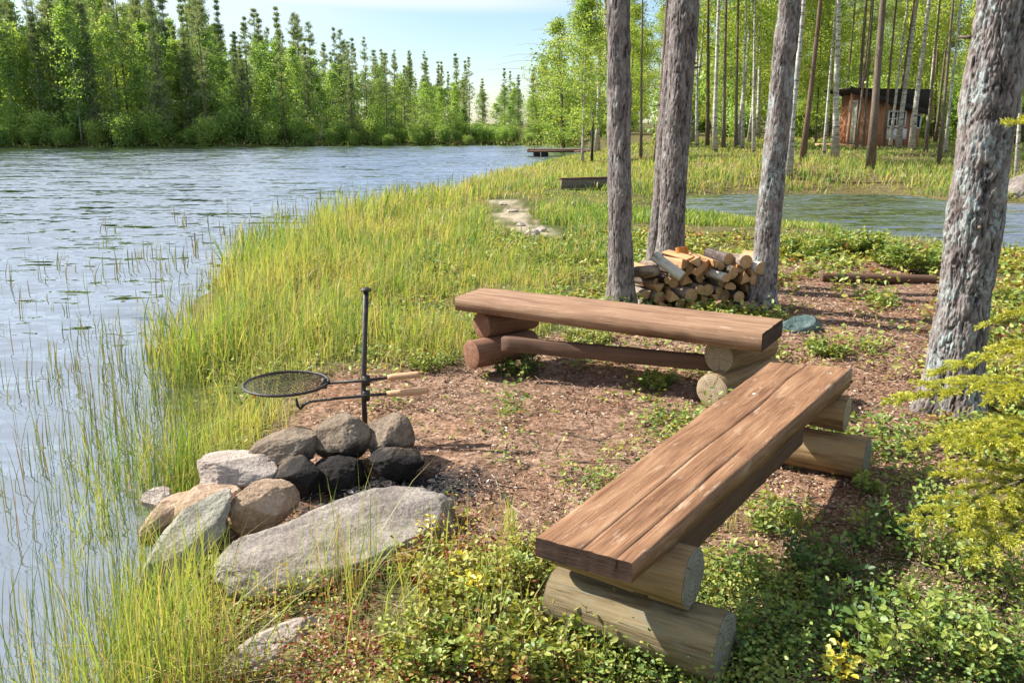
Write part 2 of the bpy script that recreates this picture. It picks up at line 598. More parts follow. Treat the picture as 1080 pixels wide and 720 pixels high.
# bark
def barkmat(name, dark, mid, lite, lichen, sc_=(9, 9, 2.4), lich=.55):
    m, t, o = mat(name)
    oc = objco(t, sc_)
    v = attrv(t)
    n1 = noise(t, oc, 2.2, 8, .68, .3)
    ed = voro(t, oc, 2.0, 'DISTANCE_TO_EDGE')
    nf = noise(t, objco(t, (1, 1, .55)), 55, 5, .7)
    k = math_(t, 'ADD', math_(t, 'ADD', math_(t, 'MULTIPLY', n1, .35), math_(t, 'MULTIPLY', v, .36)), math_(t, 'MULTIPLY', nf, .42))
    base = ramp(t, k, [(.44, dark), (.60, mid), (.80, lite)])
    oc2 = objco(t, (1, 1, .7))
    n2 = noise(t, oc2, 7, 6, .7)
    n3 = noise(t, oc2, 45, 3, .6)
    lm = math_(t, 'MULTIPLY', mrange(t, n2, lich, lich + .12), mrange(t, n3, .42, .58))
    base = mixc(t, lm, base, lichen)
    h = math_(t, 'ADD', math_(t, 'MULTIPLY', mrange(t, ed.outputs[0], 0, .18), .3), math_(t, 'ADD', n1, nf))
    princ(t, o, base, .92, bump(t, h, .7, .012), .12)
    return m
M['pine_bark'] = barkmat('pine_bark', (.028, .020, .020), (.15, .125, .122), (.30, .262, .25), (.36, .38, .365))
M['grey_bark'] = barkmat('grey_bark', (.026, .020, .019), (.15, .125, .118), (.33, .29, .275), (.33, .375, .37), (7, 7, 1.9), .47)
M['red_bark'] = barkmat('reddish_bark', (.05, .032, .022), (.18, .125, .092), (.32, .235, .175), (.36, .34, .31), (6, 6, 1.5), .62)
M['far_bark'] = barkmat('far_bark', (.06, .045, .035), (.20, .155, .12), (.36, .29, .23), (.4, .4, .36), (4, 4, 1), .6)
m, t, o = mat('birch_bark')
oc = objco(t, (3, 3, 9))
n1 = noise(t, oc, 1.4, 5, .6)
n2 = noise(t, objco(t), 1.2, 3)
col = ramp(t, n1, [(.36, (.05, .045, .04)), (.46, (.42, .39, .34)), (.7, (.66, .63, .57))])
col = mixc(t, mrange(t, n2, .52, .7), col, (.25, .22, .17))
princ(t, o, col, .8, None, .2)
M['birch_bark'] = m

# woods
def woodmat(name, stops, grain=(3, 40, 40), rough=.75, wear=None, weary=.6, bumpk=.5, spots=False):
    m, t, o = mat(name)
    n1 = noise(t, objco(t, grain), 1.0, 8, .65, .6)
    nf = noise(t, objco(t, (grain[0] * 1.5, grain[1] * 4, grain[2] * 4)), 1.0, 4, .7)
    n2 = noise(t, objco(t, (1.6, 5, 5)), 1.6, 5, .6, .4)
    k = math_(t, 'ADD', math_(t, 'ADD', math_(t, 'MULTIPLY', n1, .45), math_(t, 'MULTIPLY', n2, .25)), math_(t, 'MULTIPLY', nf, .30))
    col = ramp(t, k, stops)
    crk = mrange(t, nf, .36, .30)
    col = mixc(t, math_(t, 'MULTIPLY', crk, .7), col, tuple(q * .35 for q in stops[0][1]))
    # knots
    kv = voro(t, objco(t, (1.7, 5.5, 5.5)), 1.0)
    kn = mrange(t, kv.outputs[0], .16, .07)
    col = mixc(t, math_(t, 'MULTIPLY', kn, .55), col, stops[0][1])
    if wear:
        n3 = noise(t, objco(t, (2.2, 10, 10)), 2.4, 8, .75, .3)
        col = mixc(t, math_(t, 'MULTIPLY', mrange(t, n3, weary, weary + .10), .55), col, wear)
    if spots:
        vv = voro(t, objco(t, (6, 11, 11)), 1.0)
        n6 = noise(t, objco(t), 60, 3)
        sp = mrange(t, math_(t, 'ADD', vv.outputs[0], math_(t, 'MULTIPLY', n6, .08)), .13, .09)
        n4 = noise(t, objco(t), 3.1, 2)
        col = mixc(t, math_(t, 'MULTIPLY', sp, mrange(t, n4, .52, .6)), col, (.55, .52, .47))
    princ(t, o, col, rough, bump(t, math_(t, 'ADD', n1, nf), bumpk, .005), .25)
    return m
M['stained'] = woodmat('red_brown_stain', [(.32, (.04, .016, .009)), (.42, (.145, .068, .034)), (.53, (.265, .14, .074)), (.70, (.44, .285, .175))], (2.2, 34, 34), .6, (.44, .32, .22), .55, .6, True)
M['weathered'] = woodmat('weathered_plank', [(.32, (.05, .025, .015)), (.42, (.18, .095, .055)), (.53, (.30, .18, .11)), (.72, (.46, .32, .22))], (1.8, 30, 30), .72, (.50, .40, .31), .57)
M['plank_end'] = woodmat('weathered_end_grain', [(.32, (.02, .013, .010)), (.5, (.055, .032, .023)), (.7, (.12, .07, .05))], (30, 4, 40), .9)
M['dark_board'] = woodmat('dark_board', [(.3, (.05, .028, .018)), (.6, (.15, .085, .055)), (.8, (.24, .15, .10))], (2, 30, 30), .8)
M['log_side'] = woodmat('peeled_log', [(.34, (.06, .036, .018)), (.44, (.20, .125, .06)), (.55, (.33, .22, .11)), (.75, (.46, .34, .20))], (2, 22, 22), .8, (.24, .23, .18), .56, .7)
M['log_grey'] = woodmat('greyed_log', [(.36, (.035, .025, .014)), (.45, (.13, .095, .05)), (.55, (.235, .18, .10)), (.72, (.37, .29, .18))], (2, 22, 22), .85, (.20, .20, .145), .52, 1.0)
M['log_bark'] = woodmat('rusty_log', [(.30, (.05, .024, .015)), (.43, (.16, .078, .046)), (.56, (.25, .14, .088)), (.8, (.36, .25, .17))], (2, 22, 22), .85)
M['pale_wood'] = woodmat('pale_handle', [(.3, (.42, .22, .11)), (.6, (.62, .38, .22)), (.8, (.74, .52, .34))], (3, 60, 60), .6)
M['orange_wood'] = woodmat('orange_split_wood', [(.3, (.30, .10, .02)), (.6, (.55, .22, .05)), (.8, (.66, .36, .12))], (3, 40, 40), .7)
M['split_wood'] = woodmat('split_wood', [(.32, (.22, .10, .04)), (.5, (.42, .23, .11)), (.75, (.60, .41, .23))], (3, 40, 40), .75)
M['grey_plank'] = woodmat('grey_plank', [(.3, (.09, .07, .05)), (.6, (.20, .165, .125)), (.8, (.32, .28, .23))], (3, 30, 30), .85)
def endmat(name, inner, ring, outer, scale=75):
    m, t, o = mat(name)
    tcn = t.nodes.new('ShaderNodeTexCoord')
    s = t.nodes.new('ShaderNodeSeparateXYZ')
    t.links.new(tcn.outputs['Object'], s.inputs[0])
    y, z = s.outputs['Y'], s.outputs['Z']
    nz = noise(t, tcn.outputs['Object'], 14, 3)
    r = math_(t, 'SQRT', math_(t, 'ADD', math_(t, 'MULTIPLY', y, y), math_(t, 'MULTIPLY', z, z)))
    rr = math_(t, 'ADD', r, math_(t, 'MULTIPLY', nz, .012))
    w = math_(t, 'SINE', math_(t, 'MULTIPLY', rr, scale * 6.283))
    col = mixc(t, mrange(t, w, -.4, 1.0), inner, ring)
    ang = math_(t, 'ARCTAN2', y, z)
    st = math_(t, 'ABSOLUTE', math_(t, 'SINE', math_(t, 'ADD', math_(t, 'MULTIPLY', ang, 2.5), math_(t, 'MULTIPLY', nz, 2.5))))
    crack = mrange(t, st, .10, .02)
    col = mixc(t, math_(t, 'MULTIPLY', crack, .8), col, (.05, .035, .025))
    n5 = noise(t, tcn.outputs['Object'], 30, 5, .7)
    col = mixc(t, mrange(t, n5, .5, .75, 0, .7), col, outer)
    princ(t, o, col, .85, bump(t, n5, .4, .006), .15)
    return m
M['end_grain'] = endmat('end_grain', (.36, .285, .19), (.25, .185, .115), (.46, .42, .35))
M['end_grey'] = endmat('grey_end_grain', (.22, .21, .17), (.15, .14, .11), (.32, .31, .28))
M['end_orange'] = endmat('fresh_end_grain', (.47, .29, .145), (.35, .20, .09), (.56, .41, .26), 120)
M['end_rust'] = endmat('rusty_end_grain', (.24, .12, .075), (.15, .07, .045), (.34, .25, .19))
m, t, o = mat('firewood_bark')
oi = t.nodes.new('ShaderNodeObjectInfo')
n1 = noise(t, objco(t, (5, 14, 14)), 2, 6, .65)
base = ramp(t, oi.outputs['Random'], [(0, (.06, .05, .048)), (.35, (.17, .135, .12)), (.6, (.30, .235, .18)), (1, (.52, .46, .40))])
princ(t, o, mixc(t, mrange(t, n1, .35, .65), mixc(t, 1, base, (.4, .36, .34), 'MULTIPLY'), base), .85, bump(t, n1, .5, .006), .15)
M['fire_bark'] = m

# rock
def rockmat(name, a, b, c, speck=.4, soot=False):
    m, t, o = mat(name)
    oc = objco(t)
    n1 = noise(t, oc, 6, 8, .68)
    n2 = noise(t, oc, 70, 4, .7)
    col = ramp(t, n1, [(.3, a), (.5, b), (.72, c)])
    col = mixc(t, speck, col, ramp(t, n2, [(.35, (.18, .17, .17)), (.5, (.5, .5, .5)), (.65, (.85, .84, .82))]), 'OVERLAY')
    n3 = noise(t, oc, 3, 5, .6)
    col = mixc(t, mrange(t, n3, .58, .72, 0, .5), col, (.16, .17, .13))
    if soot:
        s = attrv(t)
        s2 = math_(t, 'ADD', s, math_(t, 'MULTIPLY', math_(t, 'SUBTRACT', n1, .5), .8))
        n9 = noise(t, oc, 22, 5, .7)
        s2 = math_(t, 'ADD', s2, math_(t, 'MULTIPLY', math_(t, 'SUBTRACT', n9, .5), .9))
        col = mixc(t, mrange(t, s2, .30, .80, 0, .97), col, (.020, .018, .018))
    princ(t, o, col, .9, bump(t, math_(t, 'ADD', n1, math_(t, 'MULTIPLY', n2, .35)), .9, .03), .2)
    return m
M['tan_rock'] = rockmat('tan_rock', (.19, .125, .08), (.39, .275, .19), (.54, .42, .32), .3)
M['grey_rock'] = rockmat('grey_rock', (.15, .14, .115), (.31, .29, .235), (.45, .42, .35), .3)
M['boulder'] = rockmat('granite_boulder', (.13, .11, .095), (.245, .21, .185), (.37, .33, .29), .45)
M['pale_rock'] = rockmat('pale_rock', (.25, .20, .17), (.43, .36, .31), (.57, .51, .46), .3)
M['fire_rock'] = rockmat('sooty_rock', (.10, .075, .055), (.22, .17, .125), (.34, .275, .215), .3, True)
M['green_rock'] = rockmat('teal_rock', (.03, .055, .055), (.08, .125, .12), (.22, .28, .27), .4)

m, t, o = mat('sooty_iron')
n1 = noise(t, objco(t), 40, 4)
princ(t, o, ramp(t, n1, [(.3, (.015, .014, .013)), (.6, (.05, .042, .036)), (.8, (.11, .075, .05))]), .55, bump(t, n1, .2, .002), .5, .3)
M['iron'] = m
def flat(name, col, rough=.7, var=.25, scale=(20, 20, 3)):
    m, t, o = mat(name)
    n1 = noise(t, objco(t, scale), 1.0, 5, .6)
    c = mixc(t, mrange(t, n1, .3, .7), tuple(q * (1 - var) for q in col), tuple(min(1, q * (1 + var)) for q in col))
    princ(t, o, c, rough, bump(t, n1, .2, .004), .25)
    return m
M['cabin_red'] = flat('red_brown_boards', (.46, .215, .12), .8, .25, (30, 30, .6))
M['cabin_trim'] = flat('white_trim', (.72, .70, .66), .7, .1)
M['cabin_roof'] = flat('dark_roof', (.035, .026, .022), .8, .3)
M['cabin_door'] = flat('pale_green_door', (.40, .44, .36), .7, .15)
M['glass'] = flat('window_glass', (.03, .035, .04), .08, .2)
M['black'] = flat('black_float', (.012, .012, .014), .5, .2)

# ================================================================== SETTING
def axis_pts(a, b, step, lo, hi, grow=1.12):
    c = list(np.arange(a, b, step))
    s, p = step, c[-1]
    while p < hi:
        s *= grow
        p += s
        c.append(p)
    s, p = step, c[0]
    while p > lo:
        s *= grow
        p -= s
        c.insert(0, p)
    return np.array(c)
gx_ = axis_pts(-3.2, 4.2, .055, -320, 320, 1.09)
gy_ = axis_pts(1.4, 9.0, .055, -60, 420, 1.07)
GX, GY = np.meshgrid(gx_, gy_)
fx, fy = GX.ravel(), GY.ravel()
Z, SL, SP = gz(fx, fy, True)
cd = sdist(CLEAR, fx, fy) + .18 * fbm2(fx * 2.2, fy * 2.2, 3)
veg_ = sstep(-.05, .35, cd)
veg_ = np.where(fx > 1.6, veg_ * .75, veg_) * (0.75 + .25 * sstep(-.3, .3, fbm2(fx * 1.5, fy * 1.5, 3, 9.0)))
pd = pathdist(fx, fy) + .12 * fbm2(fx * 3, fy * 3, 2)
sand_ = sstep(.55, .1, pd + .5 * np.abs(fbm2(fx * 4, fy * 4, 3, 8.0)))
# sandy rise round the cabin
veg_ = veg_ * (1 - .6 * np.exp(-(((fx - 8.0) / 3.0) ** 2 + ((fy - 27) / 3.2) ** 2)))
sand_ = np.maximum(sand_, .55 * sstep(4.5, 2.5, np.hypot(fx - 18.8, (fy - 39.5) * 1.6)))
ash_ = np.exp(-(((fx + .50) / .42) ** 2 + ((fy - 3.46) / .24) ** 2 + .5 * fbm2(fx * 6, fy * 6, 3, 6.0)).clip(0, 9) ** 2)
nx_, ny_ = len(gx_), len(gy_)
ii = (np.arange(ny_ - 1)[:, None] * nx_ + np.arange(nx_ - 1)[None]).ravel()
quads = np.stack([ii, ii + 1, ii + nx_ + 1, ii + nx_], 1)
gme = mesh_np('ground', np.stack([fx, fy, Z], 1), [quads], [M['ground']], {'veg': veg_, 'sand': sand_, 'ash': ash_}, True)
tag(link('ground', gme), kind='structure')

def water_sheet(name, poly, marg, m, xs, ys):
    X, Y = np.meshgrid(xs, ys)
    cx = (X[:-1, :-1] + X[1:, 1:]) / 2
    cy = (Y[:-1, :-1] + Y[1:, 1:]) / 2
    keep = (sdist(poly, cx.ravel(), cy.ravel()) < marg)
    n = len(xs)
    i = (np.arange(len(ys) - 1)[:, None] * n + np.arange(n - 1)[None]).ravel()[keep]
    q = np.stack([i, i + 1, i + n + 1, i + n], 1)
    used, inv = np.unique(q, return_inverse=True)
    V = np.stack([X.ravel(), Y.ravel(), np.full(X.size, ZW)], 1)[used]
    tag(link(name, mesh_np(name, V, [inv.reshape(q.shape)], [m])), kind='structure')
water_sheet('lake_water', LAKE, 1.0, M['lake'], axis_pts(-4, 1.0, .25, -200, 16), axis_pts(1, 10, .25, -40, 80, 1.05))
water_sheet('pond_water', POND, .8, M['pond'], np.arange(0, 24, .4), np.arange(8, 34, .4))

# ------------------------------------------------------------------ logs, planks
def set_axis(o, p0, p1, parent=None):
    p0, p1 = Vector(p0), Vector(p1)
    X = (p1 - p0).normalized()
    Zv = Vector((0, 0, 1)) if abs(X.z) < .95 else Vector((0, 1, 0))
    Yv = Zv.cross(X).normalized()
    Zv = X.cross(Yv)
    mtx = Matrix((X, Yv, Zv)).transposed().to_4x4()
    mtx.translation = (p0 + p1) / 2
    if parent is not None:
        mtx = Matrix.Translation(-parent.location) @ mtx
    o.matrix_local = mtx
def log_mesh(name, Ln, r, mats, seed=0, sides=30, segs=16, taper=0.0, shape='round', rough=.03):
    r_ = np.random.default_rng(seed)
    th = np.arange(sides) / sides * 2 * math.pi
    if shape == 'wedge':
        prof = 1 / np.maximum(np.abs(np.cos(th % 2.094 - 1.047)), .5) * .62
    elif shape == 'half':
        prof = np.where(np.sin(th) < -.15, .3 / np.maximum(-np.sin(th), .3), 1.0)
    else:
        prof = np.ones(sides)
    off = r_.random(3) * 20
    xs = np.linspace(-Ln / 2, Ln / 2, segs)
    V = []
    for x in xs:
        P = np.stack([np.full(sides, x * 3), np.cos(th) * 1.6, np.sin(th) * 1.6], 1) + off
        rr = r * prof * (1 + rough * fbm(P, 3) + rough * .5 * fbm(P * np.array([1, 4, 4]), 2)) * (1 + taper * x / Ln)
        V.append(np.stack([np.full(sides, x), rr * np.cos(th), rr * np.sin(th)], 1))
    V = np.array(V)
    ends = []
    for e in (0, -1):
        ring = V[e].copy()
        sgn = -1 if e == 0 else 1
        ring[:, 0] += sgn * .001
        inner = ring * np.array([1, .93, .93]) + np.array([sgn * r * .04, 0, 0])
        mid = ring * np.array([1, .5, .5]) + np.array([sgn * r * .05, 0, 0]) + np.stack([r_.normal(0, r * .015, sides), np.zeros(sides), np.zeros(sides)], 1)
        ends.append((ring, inner, mid, ring.mean(0)[None] * np.array([1, 0, 0]) + np.array([sgn * r * .05, 0, 0])))
    VV = [V.reshape(-1, 3)]
    q, tri, fm = [], [], []
    idx = np.arange(segs * sides).reshape(segs, sides)
    a, b = idx[:-1], idx[1:]
    q.append(np.stack([a, np.roll(a, -1, 1), np.roll(b, -1, 1), b], -1).reshape(-1, 4)[:, ::-1])
    n = segs * sides
    nq_side = len(q[0])
    for k, (r0, r1, r2, c) in enumerate(ends):
        VV += [r0, r1, r2, c]
        A = n + np.arange(sides)
        B = A + sides
        D = B + sides
        for u, w in ((A, B), (B, D)):
            f = np.stack([u, np.roll(u, -1), np.roll(w, -1), w], -1)
            q.append(f if k else f[:, ::-1])
        f = np.stack([D, np.roll(D, -1), np.full(sides, n + 3 * sides)], -1)
        tri.append(f if k else f[:, ::-1])
        n += 3 * sides + 1
    Q = np.concatenate(q)
    T = np.concatenate(tri)
    fm = [0] * nq_side + [1] * (len(Q) - nq_side + len(T))
    me = mesh_np(name, np.concatenate(VV), [Q, T], mats, None, True, fm)
    return me
def log_part(name, parent, p0, p1, r, mats, seed, **kw):
    Ln = (Vector(p1) - Vector(p0)).length
    o = link(name, log_mesh(name, Ln, r, mats, seed, **kw), parent)
    set_axis(o, p0, p1, parent)
    return o

def plank_part(name, parent, quad, th0, th1, m, cracks=(), seed=0, ragged=.006, nL=110):
    """quad: A0,A1 (one end: edge a, edge b), B0,B1 (other end); tops. Local X along the plank"""
    A0, A1, B0, B1 = [Vector(p) for p in quad]
    r_ = np.random.default_rng(seed)
    p0, p1 = (A0 + A1) / 2, (B0 + B1) / 2
    us = [0]
    for k in range(1, 26):
        us.append(k / 26)
    cr = []
    us = sorted(set(us + [1.0]))
    prof = []                                   # (u, crack index or -1)
    for u in us:
        if not any(abs(u - c) < .03 for c, *_ in cracks):
            prof.append((u, -1, 0))
    for ci, (c, dep, wdt, *_) in enumerate(cracks):
        prof += [(c - wdt, ci, 0), (c, ci, 1), (c + wdt, ci, 0)]
    prof.sort()
    K = len(prof)
    V = []
    ts = np.linspace(0, 1, nL)
    off = r_.random(3) * 30
    for t in ts:
        ea = np.array(A0.lerp(B0, t))
        eb = np.array(A1.lerp(B1, t))
        side = unit(eb - ea)
        wob = [ragged * 1.4 * float(fbm(np.array([[t * 7, k * 5.0, 0]]) + off, 3)[0]) for k in (0, 1, 2, 3)]
        th = th0 + (th1 - th0) * t
        top = []
        cw = .028 * float(fbm(np.array([[t * 4, 9.0, 1]]) + off, 3)[0])
        for u, ci, isc in prof:
            uu = u + (cw * (1 if ci < 1 else .6) if ci >= 0 else cw * .8 * (0 < u < 1))
            p = ea + (eb - ea) * uu
            d = 0
            if ci >= 0 and isc:
                lo, hi = cracks[ci][3], cracks[ci][4]
                d = cracks[ci][1] * float(sstep(lo - .03, lo + .05, np.array(t)) * sstep(hi + .03, hi - .05, np.array(t)))
            p = p + np.array([0, 0, -d + .0025 * float(fbm(np.array([[t * 12, u * 9, 3.0]]) + off, 2)[0])])
            top.append(p)
        top[0] = top[0] - side * wob[0] - np.array([0, 0, .001])
        top[-1] = top[-1] + side * wob[1] - np.array([0, 0, .001])
        midr = eb + side * (wob[2] + .001) - np.array([0, 0, th * .5])
        midl = ea - side * (wob[3] + .001) - np.array([0, 0, th * .5])
        br = eb + side * (wob[1] - .001) - np.array([0, 0, th])
        bl = ea - side * (wob[0] - .001) - np.array([0, 0, th])
        V.append(top + [midr, br, bl, midl])
    V = np.array(V)
    ax = unit(np.array(p1 - p0))
    # ragged saw-cut ends
    n = V.shape[1]
    for e, s in ((0, -1), (-1, 1)):
        V[e] += ax * s * r_.normal(0, .0006, (n, 1))
    idx = np.arange(nL * n).reshape(nL, n)
    a, b = idx[:-1], idx[1:]
    q = np.stack([a, np.roll(a, -1, 1), np.roll(b, -1, 1), b], -1).reshape(-1, 4)
    VV = V.reshape(-1, 3)
    # ends as ladders of quads under the top line
    caps, capV, base = [], [], len(VV)
    for e in (0, -1):
        ring = V[e]
        tops = ring[:K]
        bots = np.stack([ring[K + 2] + (ring[K + 1] - ring[K + 2]) * (k / (K - 1)) for k in range(K)])
        mids = (tops + bots) / 2 + ax * r_.normal(0, .0008, (K, 1))
        mids[0], mids[-1] = ring[K + 3], ring[K]
        capV += [tops, mids, bots]
        for l in (0, K):
            u = base + l + np.arange(K - 1)
            f = np.stack([u, u + 1, u + K + 1, u + K], 1)
            caps.append(f if e == 0 else f[:, ::-1])
        base += 3 * K
    VV = np.concatenate([VV] + capV)
    # to local space: origin at centre, X along
    X = Vector(ax)
    Yv = Vector((0, 0, 1)).cross(X).normalized()
    Zv = X.cross(Yv)
    c = (p0 + p1) / 2
    Rm = np.array(Matrix((X, Yv, Zv)))
    VL = (VV - np.array(c)) @ Rm.T
    fm = [0] * len(q) + [1] * sum(len(c_) for c_ in caps)
    o = link(name, mesh_np(name, VL, [q] + caps, [m, M['plank_end']], None, False, fm), parent)
    set_axis(o, p0, p1, parent)
    return o

SEAT = .45
# ---- near bench
bc = at(735, 500, 0)
bn = root('log_bench', (bc.x, bc.y, 0), 'red-brown plank bench on stacked logs, pointing towards the camera beside the pale boulder', 'bench')
plank_part('seat', bn, (at(565, 566, SEAT), at(667, 594, SEAT), at(812, 382, SEAT), at(899, 388, SEAT)), .055, .085, M['stained'],
           [(.47, .010, .0035, 0, 1.0), (.83, .005, .0022, .0, .42)], 3, .0022)
BL = [M['log_side'], M['end_grain']]
GL = [M['log_grey'], M['end_grey']]
AX = Vector((-.85, .53, 0))
for nm, e, Ln, r, mm, sd in (('upper_log', at(731, 609, .305), .40, .080, [M['log_side'], M['end_grey']], 1), ('lower_log', at(764, 681, .122), .52, .092, [M['log_grey'], M['end_grey']], 2),
                             ('upper_log', at(893, 437, .285), .40, .072, [M['log_side'], M['end_grain']], 3), ('lower_log', at(914, 484, .118), .52, .088, [M['log_side'], M['end_grey']], 4)):
    log_part(nm, bn, e, e + AX * Ln, r, mm, sd, taper=-.08, rough=.07)
def board(name, parent, p0, p1, h, t, m, seed=0):
    g = Geo()
    Ln = (Vector(p1) - Vector(p0)).length
    r_ = np.random.default_rng(seed)
    ns = 24
    xs = np.linspace(-Ln / 2, Ln / 2, ns)
    ring = []
    for x in xs:
        j = r_.normal(0, .0015, 8)
        b_ = .004
        ring.append([(x, -t / 2 + b_, h / 2 + j[0]), (x, t / 2 - b_, h / 2 + j[1]), (x, t / 2, h / 2 - b_ + j[1]), (x, t / 2 + j[2], -h / 2 + b_), (x, t / 2 - b_, -h / 2 + j[3]),
                     (x, -t / 2 + b_, -h / 2 + j[4]), (x, -t / 2 + j[5], -h / 2 + b_), (x, -t / 2, h / 2 - b_)])
    V = np.array(ring)
    idx = np.arange(ns * 8).reshape(ns, 8)
    a, b = idx[:-1], idx[1:]
    q = np.stack([a, b, np.roll(b, -1, 1), np.roll(a, -1, 1)], -1).reshape(-1, 4)
    caps = np.array([idx[0], idx[-1][::-1]])
    g.add(V.reshape(-1, 3), [q, caps])
    o = link(name, g.mesh(name, [m]), parent)
    set_axis(o, p0, p1, parent)
    return o
board('stretcher', bn, at(676, 606, .30), at(842, 452, .30), .13, .045, M['dark_board'], 5)

# ---- far bench
b2 = root('log_bench', tuple(at(650, 400, 0)[:2]) + (0,), 'weathered brown plank bench on log supports in front of the firewood stack', 'bench')
plank_part('seat', b2, (at(510, 303, SEAT), at(480, 313, SEAT), at(826, 336, SEAT), at(804, 352, SEAT)), .085, .10, M['weathered'],
           [(.42, .008, .004, .35, .75), (.72, .006, .004, .0, .5)], 8, .0035)
log_part('upper_log', b2, at(508, 343, .27), at(560, 333, .27), .085, [M['log_bark'], M['end_rust']], 11)
log_part('lower_log', b2, at(497, 374, .11), at(560, 362, .11), .09, [M['log_bark'], M['end_rust']], 12)
log_part('upper_log', b2, at(758, 376, .262), at(806, 361, .262), .092, [M['log_side'], M['end_grain']], 13)
log_part('lower_log', b2, at(751, 412, .095), at(808, 388, .095), .095, [M['log_side'], M['end_grain']], 14)
board('stretcher', b2, at(530, 362, .20), at(765, 384, .20), .085, .05, M['dark_board'], 15)

# ------------------------------------------------------------------ stones
def stone_mesh(name, size, seed, m, cuts=9, top=None, lo=.55, hi=.85, nz=.06, soot=None, loc=None, rot=None):
    r_ = np.random.default_rng(seed)
    V = ICO5[0].copy()
    for _ in range(cuts):
        n = unit(r_.normal(0, 1, 3))
        k = r_.uniform(lo, hi)
        d = V @ n
        V = V - np.where(d > k, (d - k) * .93, 0)[:, None] * n
    off = r_.random(3) * 30
    if top:
        lim = top + .10 * fbm(V * 1.6 + off, 3) + .10 * V[:, 0]
        V[:, 2] = np.where(V[:, 2] > lim, lim + (V[:, 2] - lim) * .12, V[:, 2])
    V = V * (1 + nz * fbm(V * 2.2 + off, 5, .5) + nz * .25 * fbm(V * 11 + off, 3))[:, None]
    ext = (V.max(0) - V.min(0)) / 2
    V = (V - (V.max(0) + V.min(0)) / 2) / ext * np.array(size)
    a = None
    if soot is not None:
        Rm = np.array(Euler(rot).to_matrix())
        Wd = V @ Rm.T + np.array(loc)
        d = np.linalg.norm((Wd - np.array(soot)) / np.array([.26, .17, .16]), axis=1)
        a = {'v': np.clip((2.1 - d) * (1 - .40 * sstep(.02, .13, Wd[:, 2])), 0, 1)}
    me = mesh_np(name, V, [ICO5[1]], [m], a, True)
    return me
def stone(name, px, py, Y, size, rot, seed, m, label, group=None, soot=None, **kw):
    c = atY(px, py, Y)
    rot = tuple(R(q) for q in rot)
    o = link(name, stone_mesh(name, size, seed, m, soot=soot, loc=c, rot=rot, **kw))
    o.location = c
    o.rotation_euler = rot
    tag(o, label, 'rock', group)
    return o
FIRE = (-.66, 3.52, -.10)
fg = 'stones ringed round the campfire'
S = stone
S('boulder', 362, 583, 2.96, (.475, .225, .135), (9, -4, 27), 21, M['boulder'], 'large pale grey granite boulder in front of the sooty fire stones', None, cuts=7, lo=.62, hi=.9, nz=.06, top=.42)
S('stone', 362, 462, 3.80, (.14, .12, .115), (0, -10, 12), 22, M['fire_rock'], 'dark grey upright stone at the back of the fire, left of the iron pole', fg, FIRE, cuts=7, lo=.66, hi=.92)
S('stone', 411, 461, 3.82, (.12, .12, .12), (0, 25, -10), 123, M['fire_rock'], 'rounded grey stone at the back of the fire, right of the iron pole', fg, FIRE, cuts=6, lo=.7, hi=.95)
S('stone', 418, 490, 3.62, (.125, .09, .085), (0, 8, 15), 24, M['fire_rock'], 'low charred stone under the rounded stone right of the pole', fg, FIRE)
S('stone', 358, 502, 3.66, (.15, .10, .10), (0, 0, 5), 25, M['fire_rock'], 'soot-black stone under the dark grey upright stone', fg, (-.66, 3.52, -.06))
S('stone', 300, 473, 3.74, (.18, .12, .085), (0, -14, 14), 26, M['fire_rock'], 'flat brown-topped stone at the left back of the fire', fg, FIRE)
S('stone', 316, 505, 3.60, (.13, .10, .115), (0, 0, -12), 27, M['fire_rock'], 'soot-black stone under the flat brown-topped stone', fg, (-.72, 3.5, -.08))
S('stone', 254, 498, 3.62, (.19, .13, .085), (0, 6, 8), 28, M['pale_rock'], 'pale pinkish flat stone between the reeds and the flat brown-topped stone', fg)
S('stone', 277, 530, 3.26, (.15, .11, .095), (6, -6, 14), 129, M['tan_rock'], 'tan square-cut block with a sunlit front lying against the boulder', fg, cuts=11, lo=.5, hi=.72)
S('stone', 222, 536, 3.28, (.14, .13, .10), (0, -18, 30), 30, M['tan_rock'], 'smooth tan stone leaning on the left of the square-cut block', fg)
S('stone', 184, 540, 3.34, (.18, .10, .085), (0, -28, 28), 31, M['tan_rock'], 'long sloping brown stone at the water edge behind the greenish slab', fg)
S('stone', 166, 527, 3.5, (.065, .06, .05), (0, 0, 40), 32, M['pale_rock'], 'smallest rounded stone at the water edge of the fire ring', fg)
S('stone', 194, 572, 3.0, (.26, .08, .10), (-24, -26, 42), 33, M['grey_rock'], 'long pale greenish slab on edge beside the tall sedge', fg, cuts=12, lo=.4, hi=.75)
S('flat_rock', 288, 692, 2.42, (.20, .09, .085), (4, -6, 38), 34, M['pale_rock'], 'pale flat rock half sunk in red leaf litter in front of the boulder')
S('stone', 318, 618, 2.82, (.035, .03, .02), (0, 0, 0), 35, M['pale_rock'], 'fist-sized pale pebble at the front foot of the boulder')
S('stone', 846, 344, 6.1, (.15, .10, .085), (0, 0, -6), 36, M['green_rock'], 'blue-green rock by the right end of the weathered bench')
S('boulder', 1090, 200, 21.0, (.9, .6, .5), (0, 0, 10), 37, M['boulder'], 'pale boulder on the far bank of the pond behind the big lichened pine')
